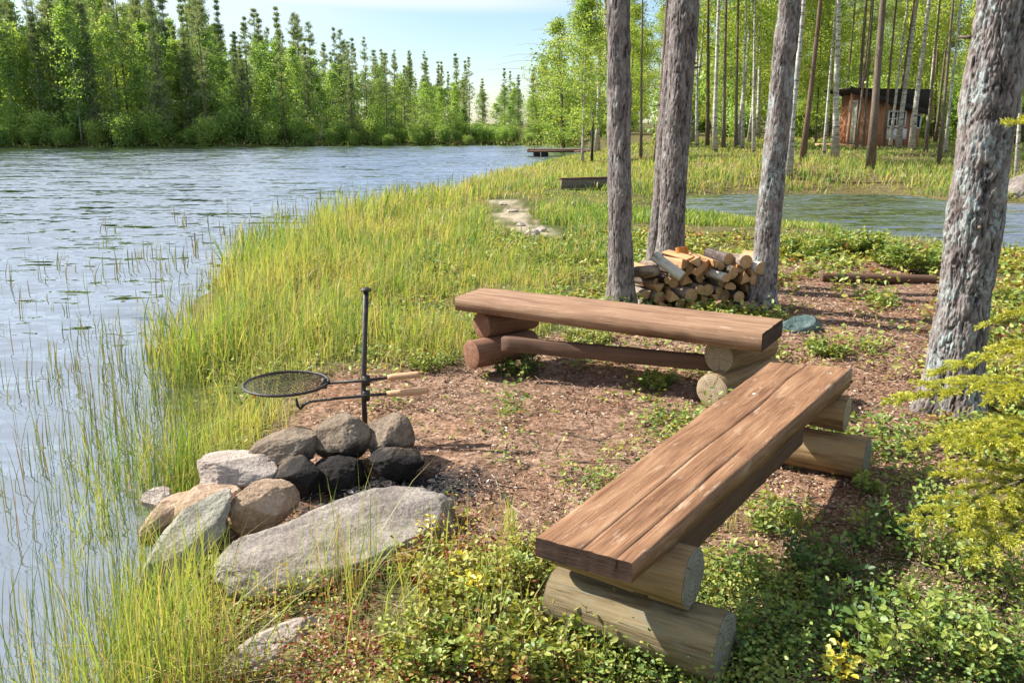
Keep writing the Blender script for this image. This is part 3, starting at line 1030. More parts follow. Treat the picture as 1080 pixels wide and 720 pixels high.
for k, (px, py, w) in enumerate([(500, 268, .14), (518, 267, .12), (531, 216, .14), (541, 224, .17), (549, 238, .15), (562, 247, .2), (571, 244, .16)]):
    p = gat(px, py)
    o = link('path_stone', stone_mesh('path_stone', (w * .6, w * .5, w * .24), 60 + k, M['pale_rock']))
    o.location = (p.x, p.y, p.z + w * .12)
    o.rotation_euler = (0, 0, k * 1.3)
    lab = ['pale stone lying in the grass left of the weathered bench', 'small pale stone touching another in the grass above the weathered bench'][k] if k < 2 else 'pale stone lying on the sandy path through the meadow'
    tag(o, lab, 'rock', None if k < 2 else 'pale stones on the meadow path')

# ash and charred bits
g = Geo()
n = 1500
a_ = rng.normal(0, 1, (n, 2)) * np.array([.20, .12]) + np.array([-.55, 3.45])
zz_ = gz(a_[:, 0], a_[:, 1]) + .008
leaves(g, np.c_[a_, zz_ + rng.random(n) * .02], unit(rng.normal(0, 1, (n, 3)) * np.array([1, 1, .3])), rng.normal(0, .3, (n, 3)) + np.array([0, 0, 1]), rng.uniform(.012, .05, n), rng.uniform(.006, .02, n), np.clip(rng.normal(.15, .25, n), 0, .8))
m, t, o_ = mat('charcoal')
princ(t, o_, ramp(t, attrv(t), [(0, (.012, .011, .012)), (.5, (.06, .055, .058)), (1, (.35, .32, .32))]), .8)
tag(link('charcoal_bits', g.mesh('charcoal_bits', [m])), 'scattered charcoal and ash in the stone campfire', 'ash', None, 'stuff')

# ------------------------------------------------------------------ fire grill
PY = 4.06
pb = atY(386, 470, PY)
gr = root('fire_grill', (pb.x, pb.y, g1(pb.x, pb.y)), 'black iron campfire pole with swing-out round grate and wooden handles', 'grill')
Lg = Vector(gr.location)
def tpart(name, pts, r, m, parent=gr, sides=12, org=None):
    g = Geo()
    org = Lg if org is None else org
    tube1(g, [Vector(p) - org for p in pts], r, sides)
    return link(name, g.mesh(name, [m], True), parent)
top = atY(386, 306, PY)
tpart('pole', [(pb.x, pb.y, Lg.z - .15), (pb.x, pb.y, Lg.z + .3), top], .0135, M['iron'])
tpart('pole_cap', [top + Vector((0, 0, -.004)), top + Vector((0, 0, .004)), top + Vector((0, 0, .010)), top + Vector((0, 0, .016))], [.026, .027, .018, .002], M['iron'])
gc_ = atY(302, 404, PY)
gr_r = .205
G = Geo()
th = np.linspace(0, 2 * math.pi, 49)
tube1(G, [(gc_.x + gr_r * math.cos(a), gc_.y + gr_r * math.sin(a), gc_.z) for a in th], .008, 8)
G.V = [v - np.array(Lg) for v in G.V]
grate = link('grate', G.mesh('grate', [M['iron']], True), gr)
G = Geo()
for k in np.arange(-.19, .191, .02):
    e = math.sqrt(max(gr_r ** 2 - k * k, 0))
    for dx, dy in ((.7, .7), (.7, -.7)):
        a0 = np.array([gc_.x + k * dy * -1 * 1.41 * .5 * 1.41, gc_.y + k * dx, gc_.z + (.002 if dy > 0 else -.002)])
        c0 = np.array([gc_.x - k * dy / .99, gc_.y + k * dx / .99, gc_.z + (.002 if dy > 0 else -.002)])
        d0 = np.array([dx, dy, 0]) / .99
        tube1(G, [c0 - d0 * e, c0, c0 + d0 * e], .0016, 4)
G.V = [v - np.array(Lg) for v in G.V]
link('wire_mesh', G.mesh('wire_mesh', [M['iron']]), grate)
tpart('arm', [atY(344, 404, PY), atY(386, 401, PY - .018), atY(412, 398, PY)], .008, M['iron'])
tpart('arm_socket', [atY(342, 399, PY), atY(342, 409, PY)], .014, M['iron'])
tpart('handle', [atY(409, 398, PY), atY(414, 397.5, PY), atY(440, 395, PY), atY(443, 394.6, PY)], [.014, .0175, .0175, .014], M['pale_wood'])
tpart('collar', [atY(386, 396, PY), atY(386, 406, PY)], .02, M['iron'])
tpart('hook_arm', [atY(312, 420, PY), atY(314, 428, PY), atY(317, 431, PY), atY(321, 426, PY), atY(327, 423, PY), atY(386, 417, PY - .018), atY(412, 415, PY)], .0075, M['iron'])
tpart('handle', [atY(408, 415.3, PY), atY(413, 415, PY), atY(449, 411.5, PY), atY(452, 411, PY)], [.014, .0175, .0175, .014], M['pale_wood'])
tpart('collar', [atY(386, 412, PY), atY(386, 422, PY)], .02, M['iron'])

# ------------------------------------------------------------------ firewood stack
WX0, WX1, WY = atY(668, 300, 6.9).x, atY(806, 300, 6.9).x, 6.9
placed = []
r2 = random.Random(5)
def lowest(x, r):
    z = r
    for (a, b, q, *_) in placed:
        dx = abs(x - a)
        if dx < r + q:
            z = max(z, b + math.sqrt((r + q) ** 2 - dx * dx))
    return z
for k in range(58):
    r = r2.choice([.030, .036, .042, .046, .052])
    best = None
    for _ in range(26):
        x = r2.uniform(WX0 + r, WX1 - r)
        z = lowest(x, r)
        sc_ = z + .10 * max(0, (x - WX0) / (WX1 - WX0) - .7) - .05 * (x > WX0 + .35)
        if best is None or sc_ < best[0]:
            best = (sc_, x, z)
    if best[2] > .43:
        continue
    placed.append((best[1], best[2], r))
gzw = g1(1.4, 6.85) - .005
woodmeshes = {}
def wood_mesh(kind, seed):
    if (kind, seed) not in woodmeshes:
        mats = {'round': [M['fire_bark'], M['end_orange']], 'wedge': [M['split_wood'], M['end_orange']], 'half': [M['fire_bark'], M['end_orange']]}[kind]
        woodmeshes[(kind, seed)] = log_mesh('firewood', .36, 1.0 * .05, mats, 200 + seed, 18, 8, .1, kind, .05)
    return woodmeshes[(kind, seed)]
rows = {}
for p in placed:
    rows.setdefault(min(int(p[1] / .085), 4), []).append(p)
ordn = ['first', 'second', 'third', 'fourth', 'fifth', 'sixth', 'seventh', 'eighth', 'ninth', 'tenth', 'eleventh', 'twelfth', 'thirteenth', 'fourteenth', 'fifteenth', 'sixteenth', 'seventeenth', 'eighteenth', 'nineteenth', 'twentieth']
rown = ['bottom layer', 'second layer', 'middle layer', 'fourth layer', 'top layer']
for ri in sorted(rows):
    for ci, (x, z, r) in enumerate(sorted(rows[ri])):
        kind = r2.choice(['round', 'round', 'half', 'wedge', 'wedge'])
        o = link('firewood_log', wood_mesh(kind, r2.randrange(3)))
        yaw = r2.gauss(.20, .15) + (.30 if x < WX0 + .4 and r2.random() < .4 else 0)
        s = r / .05
        ln = r2.uniform(.85, 1.15)
        o.scale = (ln, s, s)
        # X axis points to the camera and a little right
        o.rotation_euler = (r2.uniform(0, 6.28) if kind != 'wedge' else r2.uniform(0, 6.28), r2.gauss(0, .03), -math.pi / 2 + yaw)
        o.location = (x, WY + r2.gauss(0, .04), gzw + z)
        look = {'round': 'round firewood log', 'half': 'half-round split firewood log', 'wedge': 'wedge-split bare firewood log'}[kind]
        tag(o, f'{look}, {ordn[ci]} from left in {rown[ri]} of stack', 'firewood', 'firewood stacked between two pines')
def loose_log(p0, p1, r, mats, label, seed, **kw):
    Ln = (Vector(p1) - Vector(p0)).length
    o = link('firewood_log', log_mesh('firewood', Ln, r, mats, seed, 18, 8, **kw))
    set_axis(o, p0, p1)
    tag(o, label, 'firewood', 'firewood stacked between two pines')
loose_log(atY(690, 270, 6.75), atY(720, 292, 6.62), .042, [M['birch_bark'], M['end_orange']], 'long white-barked birch log lying aslant on top of the firewood stack', 301)
loose_log(atY(721, 283, 6.9), atY(719, 261, 6.95), .052, [M['orange_wood'], M['orange_wood']], 'bright orange split slab standing upright on the firewood stack', 302, shape='half')
loose_log(atY(668, 287, 6.85), atY(692, 285, 6.65), .045, [M['fire_bark'], M['fire_bark']], 'dark-barked log lying sideways at the top left of the firewood stack', 303)
loose_log(atY(733, 288, 6.62), atY(747, 276, 6.75), .032, [M['split_wood'], M['end_orange']], 'short thin split piece propped up right of the orange slab', 304, shape='wedge')
loose_log(atY(738, 284, 6.95), atY(766, 293, 6.55), .036, [M['birch_bark'], M['end_orange']], 'pale birch log slanting to the right in the middle of the stack top', 305)
loose_log(atY(765, 275, 7.1), atY(803, 283, 6.65), .05, [M['birch_bark'], M['end_orange']], 'pale thick log at the top right corner of the firewood stack', 306)
loose_log(atY(750, 279, 7.1), atY(782, 282, 6.7), .046, [M['orange_wood'], M['end_orange']], 'orange-sided log lying beside the pale thick log on the stack top', 307)
loose_log(gat(866, 296) + Vector((0, 0, .03)), gat(985, 298) + Vector((0, 0, .03)), .045, [M['dark_board'], M['dark_board']], 'long dark fallen pole lying on the litter near the pond', 308)

# ------------------------------------------------------------------ tree building
def trunk_path(r_, H, n=9, wob=.012):
    t = np.linspace(0, 1, n)
    P = np.zeros((n, 3))
    P[:, 2] = t * H
    P[1:, 0] = np.cumsum(r_.normal(0, wob * H / n, n - 1))
    P[1:, 1] = np.cumsum(r_.normal(0, wob * H / n, n - 1))
    return t, P
def along(t, P, q):
    return np.stack([np.interp(q, t, P[:, k]) for k in range(3)], 1)
def birch_proto(seed, H=9., bare=.22, cr=1.6, nb=70, nl=70, leaf=.2, r0=.07, clump=.35, bark='birch_bark', crownmat='birch_leaf', droop=.5, top=1.0):
    r_ = np.random.default_rng(seed)
    t, P = trunk_path(r_, H)
    gt, gl = Geo(), Geo()
    tubes(gt, P[None], (r0 * (1 - .9 * t) * (1 + .35 * np.exp(-t * 40)))[None], 8)
    q = bare + (1 - bare) * r_.random(nb) ** .85
    b0 = along(t, P, q)
    az = r_.random(nb) * 6.283
    u = (q - bare) / (1 - bare)
    ln = cr * (np.clip(np.sin((.18 + .82 * u) * math.pi), .12, 1) ** .8) * r_.uniform(.55, 1.2, nb)
    d = np.stack([np.cos(az), np.sin(az), np.zeros(nb)], 1)
    s = np.linspace(0, 1, 5)
    B = b0[:, None] + d[:, None] * (ln[:, None] * s)[..., None]
    rise = r_.uniform(.3, .9, nb)
    B[:, :, 2] += (ln * rise)[:, None] * s - (ln * droop)[:, None] * s ** 2.5
    tubes(gt, B, np.maximum(.16 * r0 * (1.3 - s), .003)[None].repeat(nb, 0), 4)
    k = np.repeat(np.arange(nb), nl)
    w = r_.uniform(.25, 1.08, len(k))
    i = np.clip((w * 4).astype(int), 0, 3)
    f = (w * 4 - i)[:, None]
    c = B[k, i] * (1 - f) + B[k, i + 1] * f
    # leaves gathered in sprays
    sp = r_.integers(0, 7, len(k))
    cl = r_.normal(0, clump, (nb, 7, 3)) * np.array([1, 1, .7])
    c = c + cl[k, sp] * (.5 + .5 * (ln / cr))[k][:, None] + r_.normal(0, clump * .32, c.shape)
    c[:, 2] -= np.abs(r_.normal(0, .12, len(k))) * cr * .4
    v = np.clip(.45 + .22 * r_.normal(0, 1, (nb, 7))[k, sp] + .12 * r_.normal(0, 1, len(k)), 0, 1)
    leaves(gl, c, r_.normal(0, 1, c.shape) + np.array([0, 0, -.5]), r_.normal(0, 1, c.shape) + np.array([0, 0, .6]), leaf * r_.uniform(.6, 1.25, len(k)), leaf * r_.uniform(.5, .85, len(k)), v, fold=0)
    return gt.mesh('trunk', [M[bark]], True), gl.mesh('crown', [M[crownmat]])
def pine_proto(seed, H=13., bare=.45, cr=1.5, nb=60, nc=9, nn=16, needle=.3, r0=.11, bark='far_bark', conic=.5, wid=.16):
    r_ = np.random.default_rng(seed)
    t, P = trunk_path(r_, H, 9, .008)
    gt, gl = Geo(), Geo()
    tubes(gt, P[None], (r0 * (1 - .88 * t) * (1 + .3 * np.exp(-t * 40)))[None], 8)
    q = bare + (1 - bare) * (np.sort(r_.random(nb)))
    q = np.round(q * H / .45) * .45 / H + r_.normal(0, .004, nb)
    q = np.clip(q, bare, .995)
    u = np.clip((q - bare) / (1 - bare), 0, 1)
    b0 = along(t, P, q)
    az = r_.random(nb) * 6.283
    ln = cr * ((1 - u) ** conic * .9 + .1) * np.clip(u * 6 + .45, 0, 1) * r_.uniform(.5, 1.15, nb)
    d = np.stack([np.cos(az), np.sin(az), np.zeros(nb)], 1)
    s = np.linspace(0, 1, 4)
    B = b0[:, None] + d[:, None] * (ln[:, None] * s)[..., None]
    B[:, :, 2] += ln[:, None] * (r_.uniform(-.25, .35, nb) + .5 * u)[:, None] * s + ln[:, None] * .25 * s ** 2
    tubes(gt, B, np.maximum(.2 * r0 * (1.25 - s), .004)[None].repeat(nb, 0), 4)
    # a few dead snags on the bare stem
    nd = 10
    qd = r_.uniform(.03, max(bare, .05), nd)
    bd = along(t, P, qd)
    ad = r_.random(nd) * 6.283
    D = bd[:, None] + (np.stack([np.cos(ad), np.sin(ad), r_.uniform(-.5, .1, nd)], 1) * r_.uniform(.2, .9, nd)[:, None])[:, None] * np.linspace(0, 1, 3)[None, :, None]
    tubes(gt, D, np.array([.012, .008, .004])[None].repeat(nd, 0), 4)
    k = np.repeat(np.arange(nb), nc)
    w = r_.uniform(.3, 1.0, len(k))
    i = np.clip((w * 3).astype(int), 0, 2)
    f = (w * 3 - i)[:, None]
    c = B[k, i] * (1 - f) + B[k, i + 1] * f + r_.normal(0, 1, (len(k), 3)) * np.array([1, 1, .45]) * (.16 * cr * (.25 + .75 * (1 - u[k])))[:, None]
    vc = np.clip(.45 + .25 * r_.normal(0, 1, len(k)), 0, 1)
    kk = np.repeat(np.arange(len(k)), nn)
    dirs = unit(r_.normal(0, 1, (len(kk), 3)) + np.array([0, 0, .55]) + d[k][kk] * .5)
    cc = c[kk] + r_.normal(0, needle * .22, (len(kk), 3))
    leaves(gl, cc, dirs, r_.normal(0, 1, cc.shape), needle * r_.uniform(.7, 1.2, len(kk)) * (.6 + .4 * (1 - u[k][kk])), needle * wid * r_.uniform(.7, 1.2, len(kk)), np.clip(vc[kk] + r_.normal(0, .1, len(kk)), 0, 1), fold=0)
    return gt.mesh('trunk', [M[bark]], True), gl.mesh('crown', [M['needle']])
def bush_proto(seed, H=2.2, W_=1.5, n=2600, leaf=.17, m='birch_leaf'):
    r_ = np.random.default_rng(seed)
    gt, gl = Geo(), Geo()
    ns = 16
    az = r_.random(ns) * 6.283
    s = np.linspace(0, 1, 5)
    tip = np.stack([np.cos(az) * W_ * .6 * r_.random(ns), np.sin(az) * W_ * .6 * r_.random(ns), H * r_.uniform(.6, 1, ns)], 1)
    B = tip[:, None] * np.stack([s ** 1.3, s ** 1.3, s], 1)[None]
    tubes(gt, B, np.maximum(.022 * (1.1 - s), .004)[None].repeat(ns, 0), 4)
    k = r_.integers(0, ns, n)
    w = r_.uniform(.12, 1.05, n)
    i = np.clip((w * 4).astype(int), 0, 3)
    f = (w * 4 - i)[:, None]
    c = B[k, i] * (1 - f) + B[k, i + 1] * f + r_.normal(0, .2 * W_, (n, 3)) * np.array([1, 1, .6])
    c[:, 2] = np.abs(c[:, 2])
    v = np.clip(.4 + .2 * r_.normal(0, 1, ns)[k] + .15 * r_.normal(0, 1, n), 0, 1)
    leaves(gl, c, r_.normal(0, 1, c.shape), r_.normal(0, 1, c.shape) + np.array([0, 0, .5]), leaf * r_.uniform(.6, 1.2, n), leaf * r_.uniform(.4, .7, n), v, fold=0)
    return gt.mesh('stems', [M['far_bark']]), gl.mesh('leaves', [M[m]])
def put(name, parts, loc, label, cat, group, sc_=1.0, rz=None, lean=(0, 0), trunk_w=1.0, pn=('trunk', 'crown')):
    rt = root(name, tuple(loc), label, cat, group)
    rt.rotation_euler = (lean[1], lean[0], rng.random() * 6.283 if rz is None else rz)
    rt.rotation_mode = 'ZYX' if False else 'XYZ'
    rt.scale = (sc_, sc_, sc_) if np.ndim(sc_) == 0 else sc_
    a = link(pn[0], parts[0], rt)
    if trunk_w != 1.0:
        a.scale = (trunk_w, trunk_w, 1)
    link(pn[1], parts[1], rt)
    return rt

FB = [birch_proto(400 + k, H=8., bare=.16, cr=1.35, nb=64, nl=46, leaf=.18, r0=.055, clump=.3, bark='far_bark' if k % 2 else 'birch_bark', crownmat='far_leaf') for k in range(4)]
FP = [pine_proto(420 + k, H=12., bare=(.42, .5, .34, .25)[k], cr=(1.1, 1.0, 1.25, 1.1)[k], nb=52, nc=6, nn=11, needle=.25, r0=.085, conic=(.75, .7, .9, 1.0)[k]) for k in range(4)]
FS = [pine_proto(430 + k, H=10., bare=.06, cr=1.05, nb=110, nc=7, nn=11, needle=.24, r0=.08, conic=.95) for k in range(3)]
BU = [bush_proto(440 + k, m='far_leaf') for k in range(3)]

# profile of the far treetops as the eye meets it: (px, py of the tops)
TOPX = [-200, 0, 60, 130, 185, 225, 250, 275, 300, 350, 400, 440, 490, 540, 590, 700, 900, 1100, 1400]
TOPY = [-60, -55, -45, -40, -25, -25, -5, 8, 14, 38, 50, 60, 66, 72, 60, 40, 30, 20, 10]
used = []
def far_h(x, y):
    px = 540 + F * x / y
    return (130 - np.interp(px, TOPX, TOPY)) / F * y + 1.5
r3 = np.random.default_rng(12)
def place_far(kind, n, y0, y1, x0, x1, lo, hi, mind, label, name, cat, group, protos, H0):
    c = 0
    for _ in range(n * 40):
        if c >= n:
            break
        u = r3.random()
        y = y0 + (y1 - y0) * r3.random() ** 1.25
        px = x0 + (x1 - x0) * r3.random()
        x = (px - 540) / F * y
        z, a, b = gz([x], [y], True)
        if min(a[0], b[0]) < 1.2:
            continue
        if any((x - q[0]) ** 2 + (y - q[1]) ** 2 < mind ** 2 for q in used if q[2] == kind):
            continue
        used.append((x, y, kind))
        h = far_h(x, y) * r3.uniform(lo, hi) - z[0]
        k = int(r3.integers(0, len(protos)))
        s = h / H0
        sw = max(.62, min(1.25, s)) * r3.uniform(.9, 1.15)
        lab = label[k % len(label)] if isinstance(label, list) else label
        put(name, protos[k], (x, y, z[0] - .1), lab, cat, group, (sw, sw, s), trunk_w=1.0)
        c += 1
place_far('pine', 62, 70, 98, -60, 420, .80, 1.05, 1.4, 'tall slender pine with bare lower trunk in the forest across the lake', 'pine_tree', 'tree', 'tall pines across the lake', FP, 12.)
place_far('pine', 44, 74, 108, 330, 640, .80, 1.05, 1.5, 'lower pine rising among birches in the forest across the lake', 'pine_tree', 'tree', 'lower pines across the lake', FP, 12.)
place_far('spruce', 46, 71, 96, -40, 600, .6, 1.0, 1.7, 'narrow dark green spruce in the forest across the lake', 'spruce_tree', 'tree', 'spruces across the lake', FS, 10.)
place_far('birch', 130, 70, 94, -60, 610, .36, .76, 1.1, 'leafy light green birch in the forest across the lake', 'birch_tree', 'tree', 'birches across the lake', FB, 8.)
place_far('birch', 60, 90, 118, -60, 660, .5, .82, 1.6, 'light green birch deep in the forest across the lake', 'birch_tree', 'tree', 'birches deep in the forest across the lake', FB, 8.)
c = 0
for _ in range(4000):
    if c >= 105:
        break
    px = r3.uniform(-60, 600)
    y = r3.uniform(64, 80)
    x = (px - 540) / F * y
    z, a, b = gz([x], [y], True)
    if not (.2 < a[0] < 5.5) or b[0] < 1:
        continue
    if any((x - q[0]) ** 2 + (y - q[1]) ** 2 < 1.1 ** 2 for q in used if q[2] == 'bush'):
        continue
    used.append((x, y, 'bush'))
    s = r3.uniform(.4, .95) * (1.15 if px < 330 else .85)
    put('willow_bush', BU[c % 3], (x, y, z[0] - .05), 'rounded light green willow bush on the opposite shore of the lake', 'bush', 'willow bushes on the opposite shore', (s * 1.1, s * 1.1, s * r3.uniform(.7, 1.2)), pn=('stems', 'leaves'))
    c += 1

# ---- the wood on the right
MB_ = [birch_proto(460 + k, H=13., bare=(.30, .36, .42)[k], cr=1.9, nb=90, nl=130, leaf=.115, r0=.09, clump=.30, bark='birch_bark') for k in range(3)]
MU = [birch_proto(470 + k, H=7.5, bare=.16, cr=1.5, nb=80, nl=120, leaf=.11, r0=.05, clump=.28, bark=('far_bark', 'birch_bark', 'far_bark')[k]) for k in range(3)]
MW = [birch_proto(495 + k, H=13., bare=.52, cr=1.7, nb=60, nl=120, leaf=.115, r0=.09, clump=.30, bark='birch_bark') for k in range(2)]
MT = [birch_proto(490 + k, H=7.5, bare=.62, cr=1.2, nb=40, nl=110, leaf=.11, r0=.05, clump=.28, bark=('far_bark', 'birch_bark', 'far_bark')[k]) for k in range(3)]
MP = [pine_proto(480 + k, H=14., bare=.52, cr=1.6, nb=64, nc=12, nn=16, needle=.2, r0=.11, bark=('far_bark', 'red_bark')[k], conic=.45, wid=.13) for k in range(2)]
def stem_tree(name, pb, pt, wpx, protos, H0, label, Y=None, H=None, bark=None, grp=None):
    """tree from the pixels of its foot and of a point higher on its stem, stood on the ground there"""
    if Y is None:
        dd = ray(*pb)
        ts = np.linspace(8, 70, 600)
        zs = gz(dd[0] * ts, dd[1] * ts)
        hit = np.nonzero(CAMZ + dd[2] * ts < zs + .02)[0]
        T_ = ts[hit[0]] if len(hit) else 45
        p = Vector((dd[0] * T_, dd[1] * T_, 0))
    else:
        p = atY(pb[0], pb[1], Y)
    p.z = g1(p.x, p.y) - .05
    q = atY(pt[0], pt[1], p.y)
    lx = math.atan2(q.x - p.x, q.z - p.z)
    k = int(r3.integers(0, len(protos)))
    H = H or (H0 * r3.uniform(.85, 1.1) if protos is not MT else r3.uniform(11, 13.5))
    s = H / H0
    w = wpx / F * p.y
    base_r = {13.: .09, 7.5: .05, 14.: .11}[H0] * s * .9
    rt = put(name, protos[k], p, label, 'tree', grp, s, rz=0, trunk_w=1.0)
    rt.rotation_euler = (0, lx, 0)
    tr = [ch for ch in rt.children if ch.name.startswith('trunk')][0]
    tw = w / 2 / base_r
    tw = max(tw * .72, .35)
    tr.scale = (tw, tw, 1)
    return rt
T = stem_tree
T('birch_tree', (832, 186), (843, 60), 8, MW, 13., 'grey-white birch just right of the third big pine trunk, at the pond edge')
T('pine_tree', (846, 170), (862, 20), 7.5, MP, 14., 'dark pine with a right-leaning stem left of the cabin')
T('birch_tree', (869, 163), (876, 70), 4, MT, 7.5, 'thin birch between the dark leaning pine and the cabin')
T('birch_tree', (881, 168), (886, 0), 9, MW, 13., 'white-stemmed birch standing before the left corner of the cabin')
T('birch_tree', (902, 166), (914, 60), 3.5, MT, 7.5, 'thin crooked birch in front of the cabin door', Y=36)
T('pine_tree', (918, 178), (933, 0), 11, MP, 14., 'reddish pine, thickest of the stems in front of the cabin')
T('birch_tree', (910, 154), (917, 60), 3.5, MT, 7.5, 'thin stem just left of the reddish pine, close to the cabin wall', Y=38.2)
T('birch_tree', (932, 151), (941, 60), 4, MT, 7.5, 'thin stem in front of the cabin window', Y=38.6)
T('birch_tree', (939, 152), (950, 60), 4, MT, 7.5, 'thin leaning stem right of the cabin window', Y=37.5)
T('birch_tree', (948, 150), (966, 10), 7, MW, 13., 'pale birch leaning right before the middle of the cabin wall', Y=38.2)
T('birch_tree', (961, 161), (979, 10), 7.5, MW, 13., 'pale birch leaning right before the right part of the cabin wall', Y=36)
T('birch_tree', (976, 162), (990, 20), 4, MT, 7.5, 'slim birch at the right corner of the cabin', Y=35)
T('birch_tree', (990, 174), (1004, 20), 5, MT, 7.5, 'slim light birch between the cabin and the big lichened pine')
T('birch_tree', (997, 160), (1012, 20), 4, MW, 13., 'thin dark birch against the trees right of the cabin')
T('birch_tree', (754, 159), (757, 40), 6, MW, 13., 'light grey birch on the grassy mound between two big pine trunks')
T('pine_tree', (763, 157), (766, 30), 5, MP, 14., 'dark slim pine beside the light grey birch on the mound')
T('pine_tree', (776, 155), (779, 20), 4.5, MP, 14., 'slim pine second right of the light grey birch on the mound')
T('birch_tree', (783, 156), (787, 20), 4, MW, 13., 'thin birch third right of the light grey birch on the mound')
T('pine_tree', (746, 154), (746, 20), 5, MP, 14., 'slim pine close left of the light grey birch on the mound')
T('birch_tree', (735, 155), (735, 20), 4, MT, 7.5, 'thin birch half behind the second big pine trunk')
T('birch_tree', (795, 160), (796, 20), 4, MW, 13., 'thin white birch left of the third big pine trunk')
T('pine_tree', (693, 172), (700, 50), 9, MP, 14., 'dark pine seen between the first and second big pine trunks')
T('birch_tree', (676, 168), (678, 40), 3.5, MT, 7.5, 'thin birch just right of the first big pine trunk')
T('birch_tree', (614, 172), (616, 90), 3.5, MU, 7.5, 'thin grey birch beside the dark post in the meadow', H=6.)
T('birch_tree', (1072, 186), (1078, 60), 5, MB_, 13., 'white birch behind the pale boulder right of the big lichened pine')
T('birch_tree', (630, 160), (632, 60), 6, MB_, 13., 'leafy birch with low branches behind the dark post', H=11.)
T('birch_tree', (596, 158), (590, 60), 6, MU, 7.5, 'yellow-green birch leaning over the end of the dock', Y=58, H=9.5)
T('birch_tree', (645, 158), (640, 40), 7, MB_, 13., 'tall yellow-green birch whose crown hangs over the lake by the dock', Y=40, H=11.5)
used2 = []
def place_right(n, y0, y1, px0, px1, protos, H0, hlo, hhi, mind, labels, name, group, wlo, whi):
    c = 0
    for _ in range(n * 60):
        if c >= n:
            break
        y = r3.uniform(y0, y1)
        px = r3.uniform(px0, px1)
        x = (px - 540) / F * y
        z, a, b = gz([x], [y], True)
        if min(a[0], b[0]) < 1.5 or (abs(x - 18.9) < 3.6 and 33 < y < 45):
            continue
        if any((x - q[0]) ** 2 + (y - q[1]) ** 2 < mind ** 2 for q in used2):
            continue
        used2.append((x, y))
        H = r3.uniform(hlo, hhi)
        rt = put(name, protos[c % len(protos)], (x, y, z[0] - .05), labels, 'tree', group, H / H0, lean=(r3.normal(0.03, .03), r3.normal(0, .02)), pn=('stems', 'leaves') if protos is BU else ('trunk', 'crown'))
        tr = rt.children[0] if rt.children[0].name.startswith(('trunk', 'stems')) else rt.children[1]
        w = r3.uniform(wlo, whi)
        tr.scale = (w, w, 1)
        c += 1
place_right(46, 42, 86, 575, 1180, MB_, 13., 10, 15, 1.9, 'leafy birch in the wood behind the pond', 'birch_tree', 'birches in the wood behind the pond', .8, 1.3)
place_right(30, 44, 84, 590, 1180, MP, 14., 11, 16, 1.6, 'bare-stemmed pine in the wood behind the pond', 'pine_tree', 'pines in the wood behind the pond', .55, .95)
place_right(64, 44, 92, 570, 1180, MU, 7.5, 5, 9.5, 1.7, 'young bushy birch in the wood behind the pond', 'birch_tree', 'young birches in the wood behind the pond', .8, 1.3)
place_right(60, 48, 98, 570, 1200, BU, 2.2, 1.6, 4.2, 1.2, 'leafy undergrowth bush in the wood behind the pond', 'undergrowth_bush', 'undergrowth bushes in the wood behind the pond', 1, 1)
place_right(8, 46, 60, 985, 1100, MU, 7.5, 3, 5, 1.2, 'low young birch right of the cabin', 'birch_tree', 'low young birches right of the cabin', .8, 1.2)

